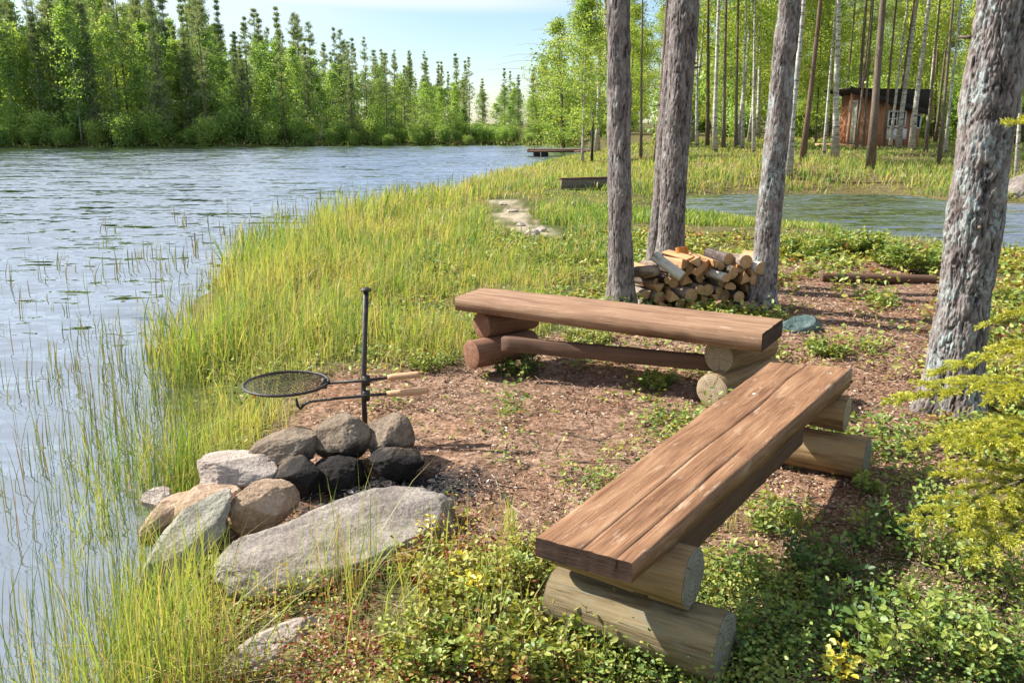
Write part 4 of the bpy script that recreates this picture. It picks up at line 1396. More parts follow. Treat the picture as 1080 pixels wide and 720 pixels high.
# ------------------------------------------------------------------ big foreground pines
def big_trunk(name, label, base, top, r0, r1, H, Hd, m, seed, amp=.016, sides=150, dz=.014, crown=True, flare=.5):
    """base/top: world points of the stem axis; detailed bark up to height Hd"""
    r_ = np.random.default_rng(seed)
    base, top = Vector(base), Vector(top)
    rt = root(name, base, label, 'tree', 'big pines around the benches')
    ax = (top - base) / (top.z - base.z)
    zs = np.concatenate([np.arange(-.12, Hd, dz), np.arange(Hd, H, .25)])
    th = np.arange(sides) / sides * 2 * math.pi
    off = r_.random(3) * 20
    Zg, Tg = np.meshgrid(zs, th, indexing='ij')
    sway = .05 * np.sin(Zg * .9 + seed)
    rad = r0 + (r1 - r0) * np.clip(Zg / Hd, 0, 1.0)
    rad = np.where(Zg > Hd, r1 * (1 - .8 * (Zg - Hd) / (H - Hd)), rad)
    rad = rad * (1 + flare * np.exp(-np.maximum(Zg, 0) / .16) * (1 + .4 * np.sin(Tg * 4 + seed)))
    Q = np.stack([np.cos(Tg) * rad * 30, np.sin(Tg) * rad * 30, Zg * 13], -1).reshape(-1, 3) + off
    warp = fbm(Q * .7, 3)[:, None] * .6
    n1 = fbm(Q + warp, 4, .55)
    nb_ = fbm(Q * np.array([.62, .62, .20]) + warp * .8 + 5, 3, .5)
    plate = .62 * np.clip(np.abs(nb_) * 3.2, 0, 1) ** .8 + .38 * np.clip(np.abs(n1) * 2.6, 0, 1)      # long furrows, then scales
    fine = fbm(Q * np.array([3.5, 3.5, 2.5]), 3)
    lump = fbm(Q * .25, 2)
    h = plate * .74 + fine * .20 + .14 + .10 * n1
    rad = rad + amp * (h.reshape(rad.shape) - .6) + .012 * lump.reshape(rad.shape)
    X = np.cos(Tg) * rad + ax.x * Zg + sway * (Zg > 0) * .4 * (Zg / H)
    Y_ = np.sin(Tg) * rad + ax.y * Zg
    V = np.stack([X, Y_, Zg], -1).reshape(-1, 3)
    idx = np.arange(len(V)).reshape(len(zs), sides)
    a, b = idx[:-1], idx[1:]
    q = np.stack([a, np.roll(a, -1, 1), np.roll(b, -1, 1), b], -1).reshape(-1, 4)
    v = np.clip(h, 0, 1)
    link('trunk', mesh_np('trunk', V, [q], [m], {'v': v}, True), rt)
    # dead twig stubs
    for _ in range(6):
        g = Geo()
        zq = r_.uniform(.8, Hd)
        a_ = r_.random() * 6.283
        rr = r0 + (r1 - r0) * zq / Hd
        c = np.array([ax.x * zq, ax.y * zq, zq])
        d_ = np.array([math.cos(a_), math.sin(a_), r_.uniform(-.3, .2)])
        l_ = r_.choice([.02, .03, .04, .06])
        tube1(g, [c + d_ * rr * .8, c + d_ * (rr + l_ * .5), c + d_ * (rr + l_)], [.012, .009, .005], 6)
        link('dead_twig', g.mesh('dead_twig', [M['far_bark']]), rt)
    if crown:
        c = link('crown', MP[0][1], rt)
        c.location = (ax.x * 4, ax.y * 4, -2.5 + (H - 14) + 2.5)
    return rt
def tree_at(px, py, Yb, ptop, name='pine_tree', **kw):
    b = atY(px, py, Yb)
    b.z = g1(b.x, b.y)
    return b, atY(ptop[0], ptop[1], Yb)
b, t_ = tree_at(655, 332, 6.75, (652, 0))
big_trunk('pine_tree', 'straight slim dark-barked pine at the left end of the firewood stack', b, t_, .092, .079, 13, 3.6, M['pine_bark'], 41, .012, 130)
b, t_ = tree_at(704, 300, 7.9, (723, 0))
big_trunk('pine_tree', 'stout right-leaning pine standing behind the firewood stack', b, t_, .125, .105, 14, 4.0, M['pine_bark'], 42, .015, 150)
b, t_ = tree_at(690, 292, 8.3, (713, 0))
big_trunk('pine_tree', 'thinner pine hidden half behind the stout right-leaning pine', b, t_, .085, .06, 11, 4.0, M['pine_bark'], 43, .012, 90)
b, t_ = tree_at(802, 332, 6.75, (833, 0))
big_trunk('pine_tree', 'slim right-leaning grey pine at the right end of the firewood stack', b, t_, .102, .068, 13, 3.6, M['grey_bark'], 44, .012, 130)
b, t_ = tree_at(1002, 432, 4.3, (1058, 0))
big_trunk('pine_tree', 'thickest pine, crusted with pale blue-grey lichen, right of the benches', b, t_, .128, .114, 15, 2.6, M['grey_bark'], 45, .021, 280, .0075)

# ------------------------------------------------------------------ cabin
CY = 40.0
cx0, cx1 = atY(909, 120, CY).x, atY(972, 120, CY).x
cz = g1((cx0 + cx1) / 2, CY + 1) - .05
cab = root('cabin', (cx0, CY, cz), 'small red-brown cabin with a dark sloping roof behind the pond', 'cabin')
CW, CD = cx1 - cx0, 2.6
hL, hR = 2.4, 1.65
def gbox(g, x0, x1, y0, y1, z0, z1, z1b=None, v=.5):
    z1b = z1 if z1b is None else z1b
    V = [(x0, y0, z0), (x1, y0, z0), (x1, y1, z0), (x0, y1, z0), (x0, y0, z1), (x1, y0, z1b), (x1, y1, z1b), (x0, y1, z1)]
    g.add(V, [np.array([[0, 3, 2, 1], [4, 5, 6, 7], [0, 1, 5, 4], [1, 2, 6, 5], [2, 3, 7, 6], [3, 0, 4, 7]])], v)
def cpart(name, boxes, m, parent=cab):
    g = Geo()
    for b_ in boxes:
        gbox(g, *b_)
    return link(name, g.mesh(name, [M[m]]), parent)
cpart('wall', [(0, CW, 0, CD, .05, hL, hR)], 'cabin_red')
slats = []
for k in range(int(CW / .14)):
    x = .07 + k * .14
    hh = hL + (hR - hL) * x / CW
    slats.append((x, x + .035, -.018, -.001, .12, hh - .03))
for k in range(int(CD / .14)):
    y = .07 + k * .14
    slats.append((-.018, -.001, y, y + .035, .12, hL - .03))
cpart('wall_battens', slats, 'cabin_red')
cpart('roof', [(-.75, CW + .25, -.35, CD + .35, hL + .19, hL + .25, hR - .06 + .11)], 'cabin_roof')
g = Geo()
V = [(-.75, -.38, hL + .03), (CW + .25, -.38, hR - .20), (CW + .25, -.352, hR - .20), (-.75, -.352, hL + .03), (-.75, -.38, hL + .33), (CW + .25, -.38, hR + .03), (CW + .25, -.352, hR + .03), (-.75, -.352, hL + .33)]
g.add(V, [np.array([[0, 3, 2, 1], [4, 5, 6, 7], [0, 1, 5, 4], [1, 2, 6, 5], [2, 3, 7, 6], [3, 0, 4, 7]])])
link('fascia', g.mesh('fascia', [M['cabin_roof']]), cab)
cpart('porch_post', [(-.66, -.56, -.3, -.2, 0, hL + .02)], 'cabin_red')
cpart('porch_floor', [(-1.1, -.02, -.35, CD, 0, .18)], 'pale_wood')
d_ = cpart('door', [(-.05, -.02, .55, 1.35, .2, 2.05)], 'cabin_door')
cpart('door_frame', [(-.065, -.022, .44, .54, .2, 2.15), (-.065, -.022, 1.36, 1.46, .2, 2.15), (-.065, -.022, .54, 1.36, 2.06, 2.15)], 'cabin_trim', d_)
for (x0, x1, z0, z1) in ((1.25, 1.95, 1.02, 1.62), (CW - .42, CW - .06, .95, 1.45)):
    w_ = cpart('window', [(x0, x1, -.03, -.022, z0, z1)], 'glass')
    xm = (x0 + x1) / 2
    cpart('window_frame', [(x0 - .07, x0, -.05, -.02, z0 - .07, z1 + .07), (x1, x1 + .07, -.05, -.02, z0 - .07, z1 + .07), (x0, x1, -.05, -.02, z1, z1 + .07), (x0, x1, -.05, -.02, z0 - .07, z0),
                           (xm - .02, xm + .02, -.048, -.031, z0, z1), (x0, xm - .021, -.047, -.031, (z0 + z1) / 2 - .02, (z0 + z1) / 2 + .02)], 'cabin_trim', w_)
cpart('wall_panel', [(1.2, 2.1, -.05, -.021, .42, .88)], 'cabin_trim')

# ------------------------------------------------------------------ dock, post, edging
DY = 50.0
x0, x1 = atY(556, 158, DY).x, atY(650, 158, DY).x
dk = root('dock', (x0, DY, ZW), 'low grey wooden dock on black floats at the far edge of the meadow', 'dock')
g = Geo()
for k in range(int((x1 - x0) / .15)):
    gbox(g, k * .15, k * .15 + .14, -.75, .75, .36 + .004 * (k % 3), .41 + .004 * (k % 3))
link('deck', g.mesh('deck', [M['grey_plank']]), dk)
g = Geo()
gbox(g, 0, x1 - x0, -.72, -.66, .22, .355)
gbox(g, 0, x1 - x0, .66, .72, .22, .355)
link('deck_frame', g.mesh('deck_frame', [M['dark_board']]), dk)
for xq in (.55, 1.0, 3.3):
    g = Geo()
    tube1(g, [(xq, -.6, .10), (xq, -.58, .10), (xq, .58, .10), (xq, .6, .10)], [.15, .2, .2, .15], 16)
    link('float', g.mesh('float', [M['black']], True), dk)
g = Geo()
V0, V1 = np.array([2.6, -1.2, .24]), np.array([7.2, -3.5, .62])
sd_ = np.array([.45, .9, 0]) * .8
V = [V0, V1, V1 + sd_, V0 + sd_] + [p + np.array([0, 0, .1]) for p in (V0, V1, V1 + sd_, V0 + sd_)]
g.add(V, [np.array([[0, 3, 2, 1], [4, 5, 6, 7], [0, 1, 5, 4], [1, 2, 6, 5], [2, 3, 7, 6], [3, 0, 4, 7]])])
link('gangway', g.mesh('gangway', [M['dark_board']]), dk)
pp = gat(624, 172)
g = Geo()
hp = atY(622.5, 118, pp.y).z - pp.z
tube1(g, [(0, 0, -.1), (.01, 0, hp * .5), (0, 0, hp), (0, 0, hp + .01)], [.055, .052, .05, .03], 8)
o = link('post', g.mesh('post', [M['iron']], True))
o.location = pp
tag(o, 'thin dark post standing in the meadow left of the first big pine', 'post')
ea, eb = gat(592, 201), gat(662, 199)
eg = root('timber_edging', ea, 'low grey timber edging half hidden in meadow grass left of the first pine', 'edging')
Ld = eb - ea
hh = .20
nb_ = 7
for k in range(nb_):
    hh = .14
    pa, pb_ = ea + Ld * (k / nb_) + Vector((0, 0, hh)), ea + Ld * ((k + .97) / nb_) + Vector((0, 0, hh))
    board('board', eg, pa, pb_, .20, .05, M['grey_plank'], 70 + k)
board('cap_rail', eg, ea + Vector((-.03, .04, hh + .125)), eb + Vector((.03, .04, hh + .125)), .045, .14, M['dark_board'], 79)

# ------------------------------------------------------------------ young spruce at the right edge
def spruce_bough(g, gt, p0, d0, ln, r_, lvl=0, dens=1.0, vbase=.3):
    """a flat spray: main twig, side twigs, needles all along"""
    n = 10
    s = np.linspace(0, 1, n)
    d0 = unit(np.array(d0, float))
    P = np.array(p0)[None] + d0[None] * (ln * s)[:, None]
    P[:, 2] += -.10 * ln * s ** 2 + .04 * ln * np.sin(s * 3.1)
    P += np.cumsum(r_.normal(0, .004 * ln, (n, 3)), 0)
    tube1(gt, P, np.maximum(.010 * ln * (1.15 - s), .0012), 5)
    nn = int(ln * 1900 * dens)
    w = r_.uniform(.02, 1.0, nn)
    i = np.clip((w * (n - 1)).astype(int), 0, n - 2)
    f = (w * (n - 1) - i)[:, None]
    c = P[i] * (1 - f) + P[i + 1] * f
    tg = unit(P[i + 1] - P[i])
    rd = r_.normal(0, 1, (nn, 3))
    rd = unit(rd - tg * (rd * tg).sum(1)[:, None])
    leaves(g, c, rd * .8 + tg * .75, r_.normal(0, 1, (nn, 3)), r_.uniform(.011, .020, nn), r_.uniform(.0026, .0044, nn), np.clip(vbase + .03 + .55 * (1 - w) * (lvl == 0) + .25 * (1 - w) + r_.normal(0, .16, nn) - .14 * lvl, 0, 1), fold=0)
    if lvl < 2:
        side = unit(np.cross(d0, np.array([0, 0, 1.])))
        m_ = int(4 + ln * (15 if lvl == 0 else 20))
        for k in range(m_):
            w_ = .12 + .86 * (k + .5) / m_
            i_ = min(int(w_ * (n - 1)), n - 2)
            c_ = P[i_] + (P[i_ + 1] - P[i_]) * (w_ * (n - 1) - i_)
            sg = 1 if k % 2 else -1
            l2 = ln * (.42 if lvl == 0 else .33) * (1.06 - w_) ** .8 * r_.uniform(.7, 1.2)
            if l2 > .018:
                spruce_bough(g, gt, c_, d0 * .75 + side * sg * .75 + np.array([0, 0, r_.uniform(-.22, .12)]), l2, r_, lvl + 1, dens, vbase)
SX, SY = 1.98, 2.72
spb = Vector((SX, SY, g1(SX, SY)))
sp = root('spruce_sapling', spb, 'young spruce with bright yellow-green boughs in front of the thickest pine', 'tree', None)
gT, gN = Geo(), Geo()
tube1(gT, [(0, 0, -.05), (.01, 0, .5), (0, .01, 1.1), (0, 0, 1.75)], [.028, .022, .013, .003], 8)
r_ = np.random.default_rng(77)
def bough(pxy, Yt, z0, vb=.25):
    tip = np.array(atY(pxy[0], pxy[1], Yt)) - np.array(spb)
    p0 = np.array([0, 0, z0])
    ln = float(np.linalg.norm(tip - p0))
    spruce_bough(gN, gT, p0, (tip - p0) + np.array([0, 0, .08 * ln]), ln, r_, 0, 1.0, vb)
bough((938, 420), 2.85, .62, .28)
bough((985, 395), 3.0, .80, .25)
bough((1035, 345), 2.95, .95, .25)
bough((955, 470), 2.62, .42, .28)
bough((962, 555), 2.45, .34, .30)
bough((1010, 470), 2.4, .45, .3)
bough((1020, 590), 2.3, .22, .35)
bough((1062, 128), 2.75, 1.48, .2)
for k in range(14):
    a_ = r_.uniform(-1.9, 1.6)
    z0 = r_.uniform(.2, 1.5)
    l_ = (.55 * (1 - z0 / 1.8) + .08)
    spruce_bough(gN, gT, (0, 0, z0), (math.cos(a_), math.sin(a_), .15), l_, r_, 0, .8, .35)
link('trunk', gT.mesh('trunk', [M['far_bark']], True), sp)
link('needles', gN.mesh('needles', [M['spruce_tip']]), sp)

# ------------------------------------------------------------------ low shrubs with leaves one can see
def shrub(name, px, py, h, w, ns, nl, leaf, m, label, cat, group=None, v0=.45, vs=.18, seed=0, wfac=.6):
    r_ = np.random.default_rng(900 + seed)
    b_ = gat(px, py)
    rt = root(name, b_, label, cat, group)
    gS, gL = Geo(), Geo()
    az = r_.random(ns) * 6.283
    rr = w * .5 * np.sqrt(r_.random(ns))
    p0 = np.stack([np.cos(az) * rr * .6, np.sin(az) * rr * .6, np.full(ns, -.02)], 1)
    tip = p0 + np.stack([np.cos(az) * w * .22 * r_.random(ns), np.sin(az) * w * .22 * r_.random(ns), h * r_.uniform(.5, 1.05, ns)], 1)
    s = np.linspace(0, 1, 5)
    B = p0[:, None] + (tip - p0)[:, None] * s[None, :, None] + np.cumsum(r_.normal(0, .004, (ns, 5, 3)), 1)
    tubes(gS, B, (.0022 * (1.3 - s))[None].repeat(ns, 0), 4)
    k = np.repeat(np.arange(ns), nl)
    wv = r_.uniform(.25, 1.0, len(k))
    i = np.clip((wv * 4).astype(int), 0, 3)
    f = (wv * 4 - i)[:, None]
    c = B[k, i] * (1 - f) + B[k, i + 1] * f
    d_ = r_.normal(0, 1, c.shape)
    d_[:, 2] = np.abs(d_[:, 2]) * .6 + .1
    d_ = unit(d_)
    c = c + d_ * r_.uniform(.002, .02, (len(k), 1))
    v = np.clip(v0 + vs * r_.normal(0, 1, ns)[k] + vs * .6 * r_.normal(0, 1, len(k)), 0, 1)
    leaves(gL, c, d_, r_.normal(0, .5, c.shape) + np.array([0, 0, 1.]), leaf * r_.uniform(.6, 1.2, len(k)), leaf * wfac * r_.uniform(.7, 1.15, len(k)), v, shape='ovate', fold=.12)
    link('stems', gS.mesh('stems', [M['far_bark']]), rt)
    link('leaves', gL.mesh('leaves', [M[m]]), rt)
    return rt
bl = 'dense small-leaved bilberry shrub'
shrub('bilberry_shrub', 500, 640, .20, .42, 90, 26, .021, 'herb', bl + ' between the boulder and the near bench logs', 'shrub', None, .34, .10, 1, .7)
shrub('bilberry_shrub', 455, 700, .17, .36, 80, 26, .020, 'herb', bl + ' at the bottom edge, left of the grass tufts', 'shrub', None, .38, .12, 2, .7)
shrub('bilberry_shrub', 548, 702, .17, .36, 80, 26, .021, 'herb', bl + ' at the bottom edge, left of the lowest bench log', 'shrub', None, .40, .12, 3, .7)
shrub('bilberry_shrub', 455, 612, .13, .30, 60, 22, .019, 'herb', bl + ' with reddish leaves at the right foot of the boulder', 'shrub', None, .22, .13, 4, .7)
shrub('bilberry_shrub', 560, 610, .14, .28, 60, 24, .019, 'herb', bl + ' against the near end of the red-brown plank', 'shrub', None, .38, .1, 5, .7)
shrub('yellow_sprig', 492, 655, .23, .10, 9, 14, .026, 'yellow_leaf', 'small sprig with bright yellow leaves in the bilberry shrub', 'plant', None, .4, .2, 6, .8)
shrub('yellow_sprig', 452, 575, .13, .14, 12, 12, .02, 'yellow_leaf', 'thin yellow-green sprig growing beside the right end of the boulder', 'plant', None, .8, .2, 7, .6)
shrub('leafy_sprig', 628, 690, .20, .18, 14, 16, .030, 'herb', 'bright green leafy sprig in front of the lowest bench log', 'plant', None, .55, .1, 8, .6)
shrub('leafy_sprig', 600, 706, .13, .3, 30, 16, .024, 'herb', 'low yellow-green leafy patch at the left end of the lowest bench log', 'plant', None, .42, .1, 9, .7)
shrub('leafy_sprig', 922, 700, .22, .17, 10, 16, .030, 'herb', 'round-leaved green sprig standing alone in the bench shadow at the bottom', 'plant', None, .55, .09, 10, .75)
shrub('yellow_sprig', 888, 716, .09, .09, 8, 10, .026, 'yellow_leaf', 'small yellow sprig at the bottom edge under the round-leaved sprig', 'plant', None, .5, .2, 11, .8)
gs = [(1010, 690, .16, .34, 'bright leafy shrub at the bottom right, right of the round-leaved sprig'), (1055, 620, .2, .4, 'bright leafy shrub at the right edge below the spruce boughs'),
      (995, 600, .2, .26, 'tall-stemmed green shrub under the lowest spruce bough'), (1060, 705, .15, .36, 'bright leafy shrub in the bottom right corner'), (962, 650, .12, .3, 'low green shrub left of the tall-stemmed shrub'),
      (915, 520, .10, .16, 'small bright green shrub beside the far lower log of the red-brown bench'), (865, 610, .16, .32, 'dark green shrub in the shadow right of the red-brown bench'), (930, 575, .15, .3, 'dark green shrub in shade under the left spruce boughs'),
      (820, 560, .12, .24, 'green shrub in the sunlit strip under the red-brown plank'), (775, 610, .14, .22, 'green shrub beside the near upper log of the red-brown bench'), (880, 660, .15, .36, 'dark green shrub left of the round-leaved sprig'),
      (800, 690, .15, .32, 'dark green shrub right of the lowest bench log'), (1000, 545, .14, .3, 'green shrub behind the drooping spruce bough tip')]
for k, (px, py, h, w, lab) in enumerate(gs):
    shrub('leafy_shrub', px, py, h, w, int(80 * w), 16, .024, 'herb', lab, 'shrub', None, .56 if 'dark' not in lab else .74, .12, 20 + k, .62)  # shrubs labelled dark have the deep shade there put into their leaf colour
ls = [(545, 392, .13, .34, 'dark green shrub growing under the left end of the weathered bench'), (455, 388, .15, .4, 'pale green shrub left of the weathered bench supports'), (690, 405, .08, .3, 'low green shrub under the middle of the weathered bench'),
      (870, 372, .10, .34, 'green shrub right of the weathered bench beside the blue-green rock'), (620, 362, .12, .4, 'green shrub seen under the weathered plank'), (900, 266, .26, .9, 'yellow-green herb clump at the near edge of the pond'),
      (960, 284, .30, .9, 'yellow-green herb clump beside the thickest pine at the pond edge'), (840, 270, .22, .9, 'yellow-green herb clump right of the slim grey pine at the pond edge')]
for k, (px, py, h, w, lab) in enumerate(ls):
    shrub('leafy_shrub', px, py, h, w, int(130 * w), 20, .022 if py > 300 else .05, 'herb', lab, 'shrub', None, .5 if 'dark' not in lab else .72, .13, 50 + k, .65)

# ------------------------------------------------------------------ ground cover no one could count
def polar(n, r0, r1, a0=-40, a1=40, p=1.0):
    r = r0 * (r1 / r0) ** rng.random(n)
    a = R(a0) + (R(a1) - R(a0)) * rng.random(n)
    return r * np.sin(a), r * np.cos(a)
def keepers(x, y):
    z, sl_, sp_ = gz(x, y, True)
    cd = sdist(CLEAR, x, y) + .22 * fbm2(x * 2.2, y * 2.2, 3)
    return z, sl_, sp_, cd, pathdist(x, y)
# boulder / logs footprints stay free of blades growing through them
def free(x, y):
    k = np.ones(len(x), bool)
    for o_ in bpy.data.objects:
        if o_.get('category') == 'rock' and o_.location.y < 8:
            dm = o_.dimensions
            c, s = math.cos(o_.rotation_euler.z), math.sin(o_.rotation_euler.z)
            dx, dy = x - o_.location.x, y - o_.location.y
            u, v = (dx * c + dy * s) / (dm.x * .46), (-dx * s + dy * c) / (dm.y * .46)
            k &= (u * u + v * v) > 1
    return k
bpy.context.view_layer.update()

# meadow grass
x, y = polar(430000, 2.1, 60)
z, a, b, cd, pd = keepers(x, y)
cl = fbm2(x * 1.7, y * 1.7, 3, 4.0)
left = sstep(.55, -.25, x - (.02 + .10 * (y - 3.5)) + .3 * fbm2(x * .8, y * .8, 2, 1.0))          # lake side of the benches
dens = sstep(.0, .45, cd) * sstep(-.25, .75, a + .35 * cl) * (.28 + .72 * sstep(-.3, .3, cl + .6 * fbm2(x * 4.5, y * 4.5, 2, 3.0))) * np.maximum(left, sstep(7.6, 9.5, y)) * sstep(.35, .6, pd + .1 * cl)
near_front = (y < 3.3)
dens = np.where(near_front, dens * sstep(.35, .7, cl + .55 * sstep(.55, .1, a)) * .2, dens)
dens *= sstep(.0, .35, b)
dens *= np.where((x > 1.2) & (y < 15), .22, 1)
dens *= np.where(y > 20, .6, 1)
k = (rng.random(len(x)) < dens) & free(x, y)
x, y, z, a, b, cl, cd = (q[k] for q in (x, y, z, a, b, cl, cd))
n = len(x)
bend_ = np.abs(rng.normal(.2, .18, n))
bent = rng.random(n) < .24
bend_ = np.where(bent, rng.uniform(.6, 1.5, n), bend_)
h = (.15 + .26 * sstep(2.6, .6, a) + .12 * sstep(7, 12, y) * sstep(6, 2, a)) * rng.uniform(.4, 1.25, n) * (1 + .35 * cl)
h = np.where(y > 20, rng.uniform(.25, .5, n), h)
h *= .5 + .5 * sstep(.0, .8, cd)
h *= np.where((x > .9 + .04 * y) & (y > 6) & (y < 15), .45, 1)
h *= np.where((y > 14), .7, 1)
er_ = gat(592, 201)
h *= np.where((x > er_.x - .5) & (x < er_.x + 3.5) & (y < er_.y + .3) & (y > er_.y - 3.5), .3, 1)
h *= np.where((y > 30) & (y < 50), .45, 1)
w = np.clip(.0031 * np.hypot(x, y) / 4.0, .0026, .05) * rng.uniform(.7, 1.3, n)
v = np.clip(.54 + .20 * cl + .22 * fbm2(x * .6, y * .6, 2, 44.0) + .20 * rng.normal(0, 1, n) - .22 * sstep(.5, 0, cd), 0, 1)
v = np.where(rng.random(n) < .20, rng.uniform(0, .15, n), v)
v = np.where(bent & (rng.random(n) < .5), rng.uniform(0, .14, n), v)
w = np.where(rng.random(n) < .12, w * 1.9, w)
G = Geo()
blades(G, np.stack([x, y, z - .01], 1), h, w, rng.normal(.3, 1.6, n), bend_, v)
tag(link('meadow_grass', G.mesh('meadow_grass', [M['meadow']])), 'tall yellow-green meadow grass along the lake shore', 'grass', None, 'stuff')
print('meadow', n)

# sedge tufts at the water edge and between the stones
tx, ty, th_, tn = [], [], [], []
for px, py, hh, nn, sp_ in [(a_, b_, c_, int(d_ * (.5 if b_ > 600 and a_ < 300 else .8)), e_ * 1.15) for a_, b_, c_, d_, e_ in [(160, 640, .42, 130, .07), (185, 670, .42, 150, .09), (150, 690, .40, 130, .08), (205, 640, .36, 110, .07), (230, 690, .34, 90, .1), (175, 620, .40, 110, .06), (140, 715, .4, 110, .08), (270, 640, .26, 60, .07),
                            (215, 715, .30, 80, .1), (358, 590, .24, 34, .02), (345, 600, .22, 34, .03), (300, 620, .2, 44, .05), (320, 628, .18, 30, .04), (420, 610, .16, 24, .03), (538, 560, .20, 22, .02), (535, 580, .22, 26, .03), (505, 700, .34, 22, .03), (470, 660, .3, 20, .04), (560, 690, .26, 20, .03),
                            (520, 640, .26, 20, .04), (625, 712, .24, 18, .03), (100, 500, .30, 40, .06), (98, 560, .34, 60, .05), (90, 600, .22, 40, .08), (195, 480, .3, 50, .05), (240, 470, .3, 60, .08), (660, 700, .2, 16, .04), (770, 560, .2, 16, .04), (555, 390, .15, 20, .05), (395, 590, .14, 30, .05), (40, 640, .26, 40, .09),
                            (250, 455, .32, 70, .08), (220, 440, .34, 80, .1), (280, 440, .28, 60, .1), (205, 400, .34, 70, .12)]]:
    p = gat(px, py)
    if p.z < ZW:
        p = at(px, py, ZW)
    tx += list(rng.normal(p.x, sp_, nn))
    ty += list(rng.normal(p.y, sp_, nn))
    th_ += list(hh * rng.uniform(.5, 1.1, nn))
x, y, h = np.array(tx), np.array(ty), np.array(th_)
k = free(x, y)
x, y, h = x[k], y[k], h[k]
n = len(x)
G = Geo()
blades(G, np.stack([x, y, np.maximum(gz(x, y), ZW - .05) - .01], 1), h, np.full(n, .0042) * rng.uniform(.6, 1.3, n), rng.random(n) * 6.283, np.abs(rng.normal(.25, .22, n)), np.clip(.48 + .16 * rng.normal(0, 1, n), 0, 1))
tag(link('sedge', G.mesh('sedge', [M['meadow']])), 'bright green sedge tufts at the water edge and among the stones', 'grass', None, 'stuff')

# reeds standing in the shallow water
x, y = polar(60000, 2.0, 30, -44, 8)
z, a, b, cd, pd = keepers(x, y)
cl = fbm2(x * 1.6, y * 1.6, 3, 14.0)
wid = np.where(y < 6, 1.5, np.clip(.22 * y, 1.3, 2.6))
dens = np.where(a < .1, np.exp(np.minimum(a, 0) / (wid * .5)), 0) * np.where(y < 4.2, .45, 1) * sstep(-.35, .45, cl + .5 * np.exp(np.minimum(a, 0) / .35)) * (y < 26)
k = (rng.random(len(x)) < dens * .62) & (a > -4)
x, y, z, a, cl = (q[k] for q in (x, y, z, a, cl))
n = len(x)
h = rng.uniform(.12, .42, n) * (1 + .3 * cl) * np.where(a > -.6, 1.1, .85)
w = np.clip(.0034 * np.hypot(x, y) / 3.5, .0026, .02) * rng.uniform(.7, 1.2, n)
G = Geo()
blades(G, np.stack([x, y, np.full(n, ZW - .03)], 1), h, w, rng.normal(.2, 1.2, n), np.abs(rng.normal(.1, .13, n)), np.clip(.45 + .25 * rng.normal(0, 1, n) + .25 * (a > -.4), 0, 1))
tag(link('shore_reeds', G.mesh('shore_reeds', [M['reed']])), 'thin reeds standing in the shallow water by the shore', 'reeds', None, 'stuff')
print('reeds', n)
# dead reed bits floating / bent at the water line
# bank grass round the pond and beyond
x, y = polar(150000, 8, 60, 2, 44)
xf = rng.uniform(-62, 9, 16000)
yf = rng.uniform(58, 80, 16000)
x, y = np.concatenate([x, xf]), np.concatenate([y, yf])
z, a, b, cd, pd = keepers(x, y)
cl = fbm2(x * .7, y * .7, 3, 24.0)
dens = sstep(-.15, .1, b) * sstep(.0, .4, a) * np.where(y > 13, sstep(-.5, .3, cl + sstep(6, 1, b) * .9), sstep(1.2, .2, b) * .4) * (1 - .9 * sstep(4.5, 3, np.hypot(x - 18.8, (y - 39.5) * 1.6)))
dens *= np.where((x < 2.2) & (y < 13), .3, 1)
mound = np.exp(-(((x - 8.0) / 3.0) ** 2 + ((y - 27) / 3.2) ** 2))
dens *= (1 - .85 * mound) * np.where(y > 16, .6, 1)
dens = np.where((y > 57) & (x < 9.5), (a > -.4) & (a < 3), dens)
k = rng.random(len(x)) < dens
x, y, z, b, cl = (q[k] for q in (x, y, z, b, cl))
n = len(x)
G = Geo()
h = rng.uniform(.18, .5, n) * (1 + .3 * cl) * np.where(y < 15, .40, np.where(y < 60, .38, 1)) * np.where(y > 30, .7, 1) * np.where((x > er_.x - .5) & (x < er_.x + 3.5) & (y < er_.y + .3) & (y > er_.y - 5), .3, 1)
blades(G, np.stack([x, y, z - .02], 1), h, .0013 * np.hypot(x, y) * rng.uniform(.7, 1.4, n), rng.random(n) * 6.28, np.abs(rng.normal(.3, .2, n)), np.clip(.62 + .2 * cl + .20 * rng.normal(0, 1, n), 0, 1))
tag(link('bank_grass', G.mesh('bank_grass', [M['meadow']])), 'lush grass on the banks round the pond', 'grass', None, 'stuff')
# low herbs and lingonberry
x, y = polar(190000, 2.0, 12, -36, 60)
z, a, b, cd, pd = keepers(x, y)
cl = fbm2(x * 2.6, y * 2.6, 3, 34.0)
bare_ = sstep(.25, -.15, cd)
dens = sstep(.05, .3, np.minimum(a, b)) * (1 - bare_ * .93) * sstep(-.25, .35, cl + .25)
dens = np.maximum(dens, bare_ * sstep(.42, .6, cl) * .7)
dens = np.where((x < .2 + .1 * (y - 3.5)) & (y > 3.3), dens * .30, dens) * .58 * (1 - .78 * sstep(.6, .9, x - .35 * (y - 2)) * sstep(3.8, 3.0, y)) * (1 - .6 * sstep(.6, .2, np.hypot((x + .55) / 1.2, y - 2.5)))
k = (rng.random(len(x)) < dens) & free(x, y) & (pd > .35) & (np.hypot((x + .55) / .55, (y - 3.5) / .34) > 1)
x, y, z, cl, cd, a = (q[k] for q in (x, y, z, cl, cd, a))
n = len(x)
rep = 3
x, y, z, cl, cd = (np.repeat(q, rep) for q in (x, y, z, cl, cd))
n = len(x)
dist = np.hypot(x, y)
x = x + rng.normal(0, .012, n) * dist / 3
y = y + rng.normal(0, .012, n) * dist / 3
c = np.stack([x, y, z + np.abs(rng.normal(0, .035, n)) * (1 + cl.clip(-.5, 1)) + .004], 1)
d_ = rng.normal(0, 1, (n, 3))
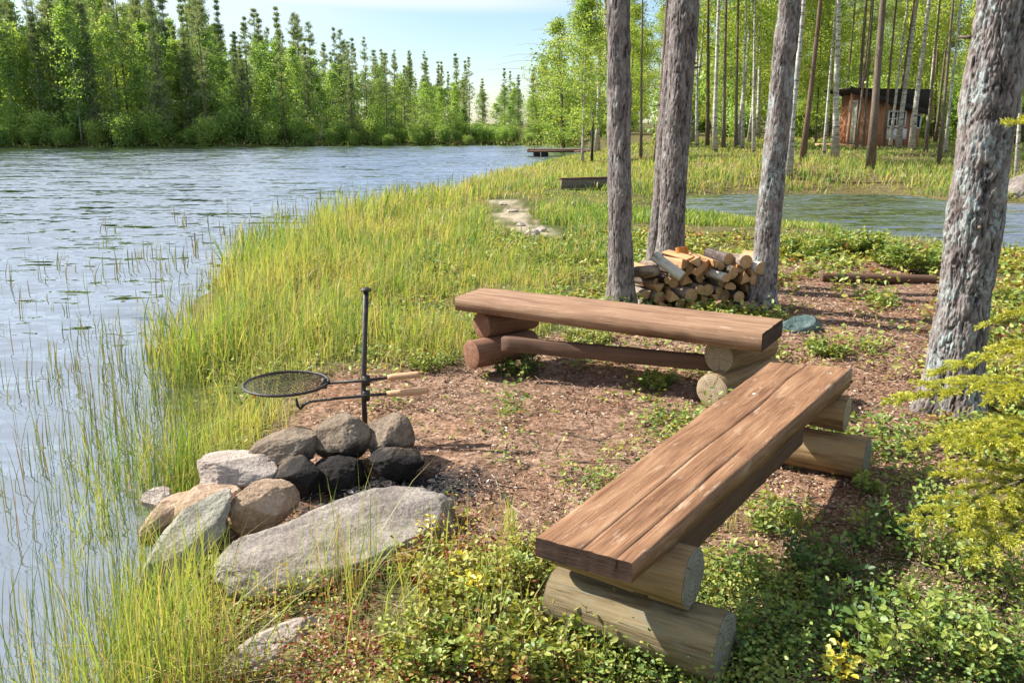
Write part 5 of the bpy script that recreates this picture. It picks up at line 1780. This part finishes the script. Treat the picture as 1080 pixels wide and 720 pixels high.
d_[:, 2] = np.abs(d_[:, 2]) * .5
redz = sstep(1.2, .2, np.hypot(x + .55, (y - 2.55))) * .40
v = np.clip(.42 + .22 * cl + .16 * rng.normal(0, 1, n) - redz - .10 * (x > 1.4) * (y > 4) + .26 * sstep(.75, 1.0, x - .35 * (y - 2)) * sstep(3.4, 2.8, y), 0, 1)  # last term darkens leaves right of the near bench, painting in the shade
G = Geo()
sz = np.clip(.0062 * dist, .014, .06) * rng.uniform(.6, 1.25, n)
leaves(G, c, d_, rng.normal(0, .6, (n, 3)) + np.array([0, 0, 1.]), sz, sz * .62, v, shape='ovate', fold=.12)
tag(link('ground_cover', G.mesh('ground_cover', [M['herb']])), 'low lingonberry and bilberry leaves covering the forest floor', 'ground cover', None, 'stuff')
print('herbs', n)
# needles, bark chips and dead leaves
x, y = polar(330000, 2.0, 11, -30, 50)
z, a, b, cd, pd = keepers(x, y)
dens = (sstep(.45, -.05, cd) + .35 * (x > .6) + .5 * (y < 3.1)) * (.3 + .7 * sstep(-.35, .2, fbm2(x * 2.4, y * 2.4, 3, 51.0)))
k = (rng.random(len(x)) < dens) & (a > .12) & (b > .1) & (np.hypot((x + .62) / .33, (y - 3.5) / .2) > 1)
x, y, z = x[k], y[k], z[k]
n = len(x)
dist = np.hypot(x, y)
G = Geo()
d_ = rng.normal(0, 1, (n, 3)) * np.array([1, 1, .28])
sz = rng.uniform(.007, .024, n) * np.clip(dist / 3.5, .75, 2)
nar = np.where(rng.random(n) < .65, .14, .5)
leaves(G, np.stack([x, y, z + rng.uniform(.002, .014, n)], 1), d_, rng.normal(0, .35, (n, 3)) + np.array([0, 0, 1.]), sz, sz * nar * rng.uniform(.6, 1.2, n), np.clip(rng.normal(.5, .24, n), 0, 1), fold=.1)
tag(link('bark_litter', G.mesh('bark_litter', [M['flake']])), 'reddish brown bark chips and dry needles on the ground between the benches', 'litter', None, 'stuff')
# fallen twigs
G = Geo()
n = 260
x, y = polar(n * 3, 2.2, 7, -22, 32)
z, a, b, cd, pd = keepers(x, y)
k = (a > .2) & (cd < .9) & (b > .1)
x, y, z = x[k], y[k], z[k]
n = len(x)
az = rng.random(n) * 6.283
ln = rng.uniform(.06, .32, n)
s = np.linspace(-.5, .5, 4)
P = np.stack([x, y, z + .008], 1)[:, None] + np.stack([np.cos(az), np.sin(az), rng.normal(0, .10, n)], 1)[:, None] * (ln[:, None] * s)[..., None] + rng.normal(0, .006, (n, 4, 3))
tubes(G, P, np.array([.0026, .0024, .002, .001])[None] * rng.uniform(.6, 1.5, (n, 1)), 4, rng.random(n))
tag(link('fallen_twigs', G.mesh('fallen_twigs', [M['far_bark']])), 'thin dry twigs lying on the forest floor', 'twigs', None, 'stuff')
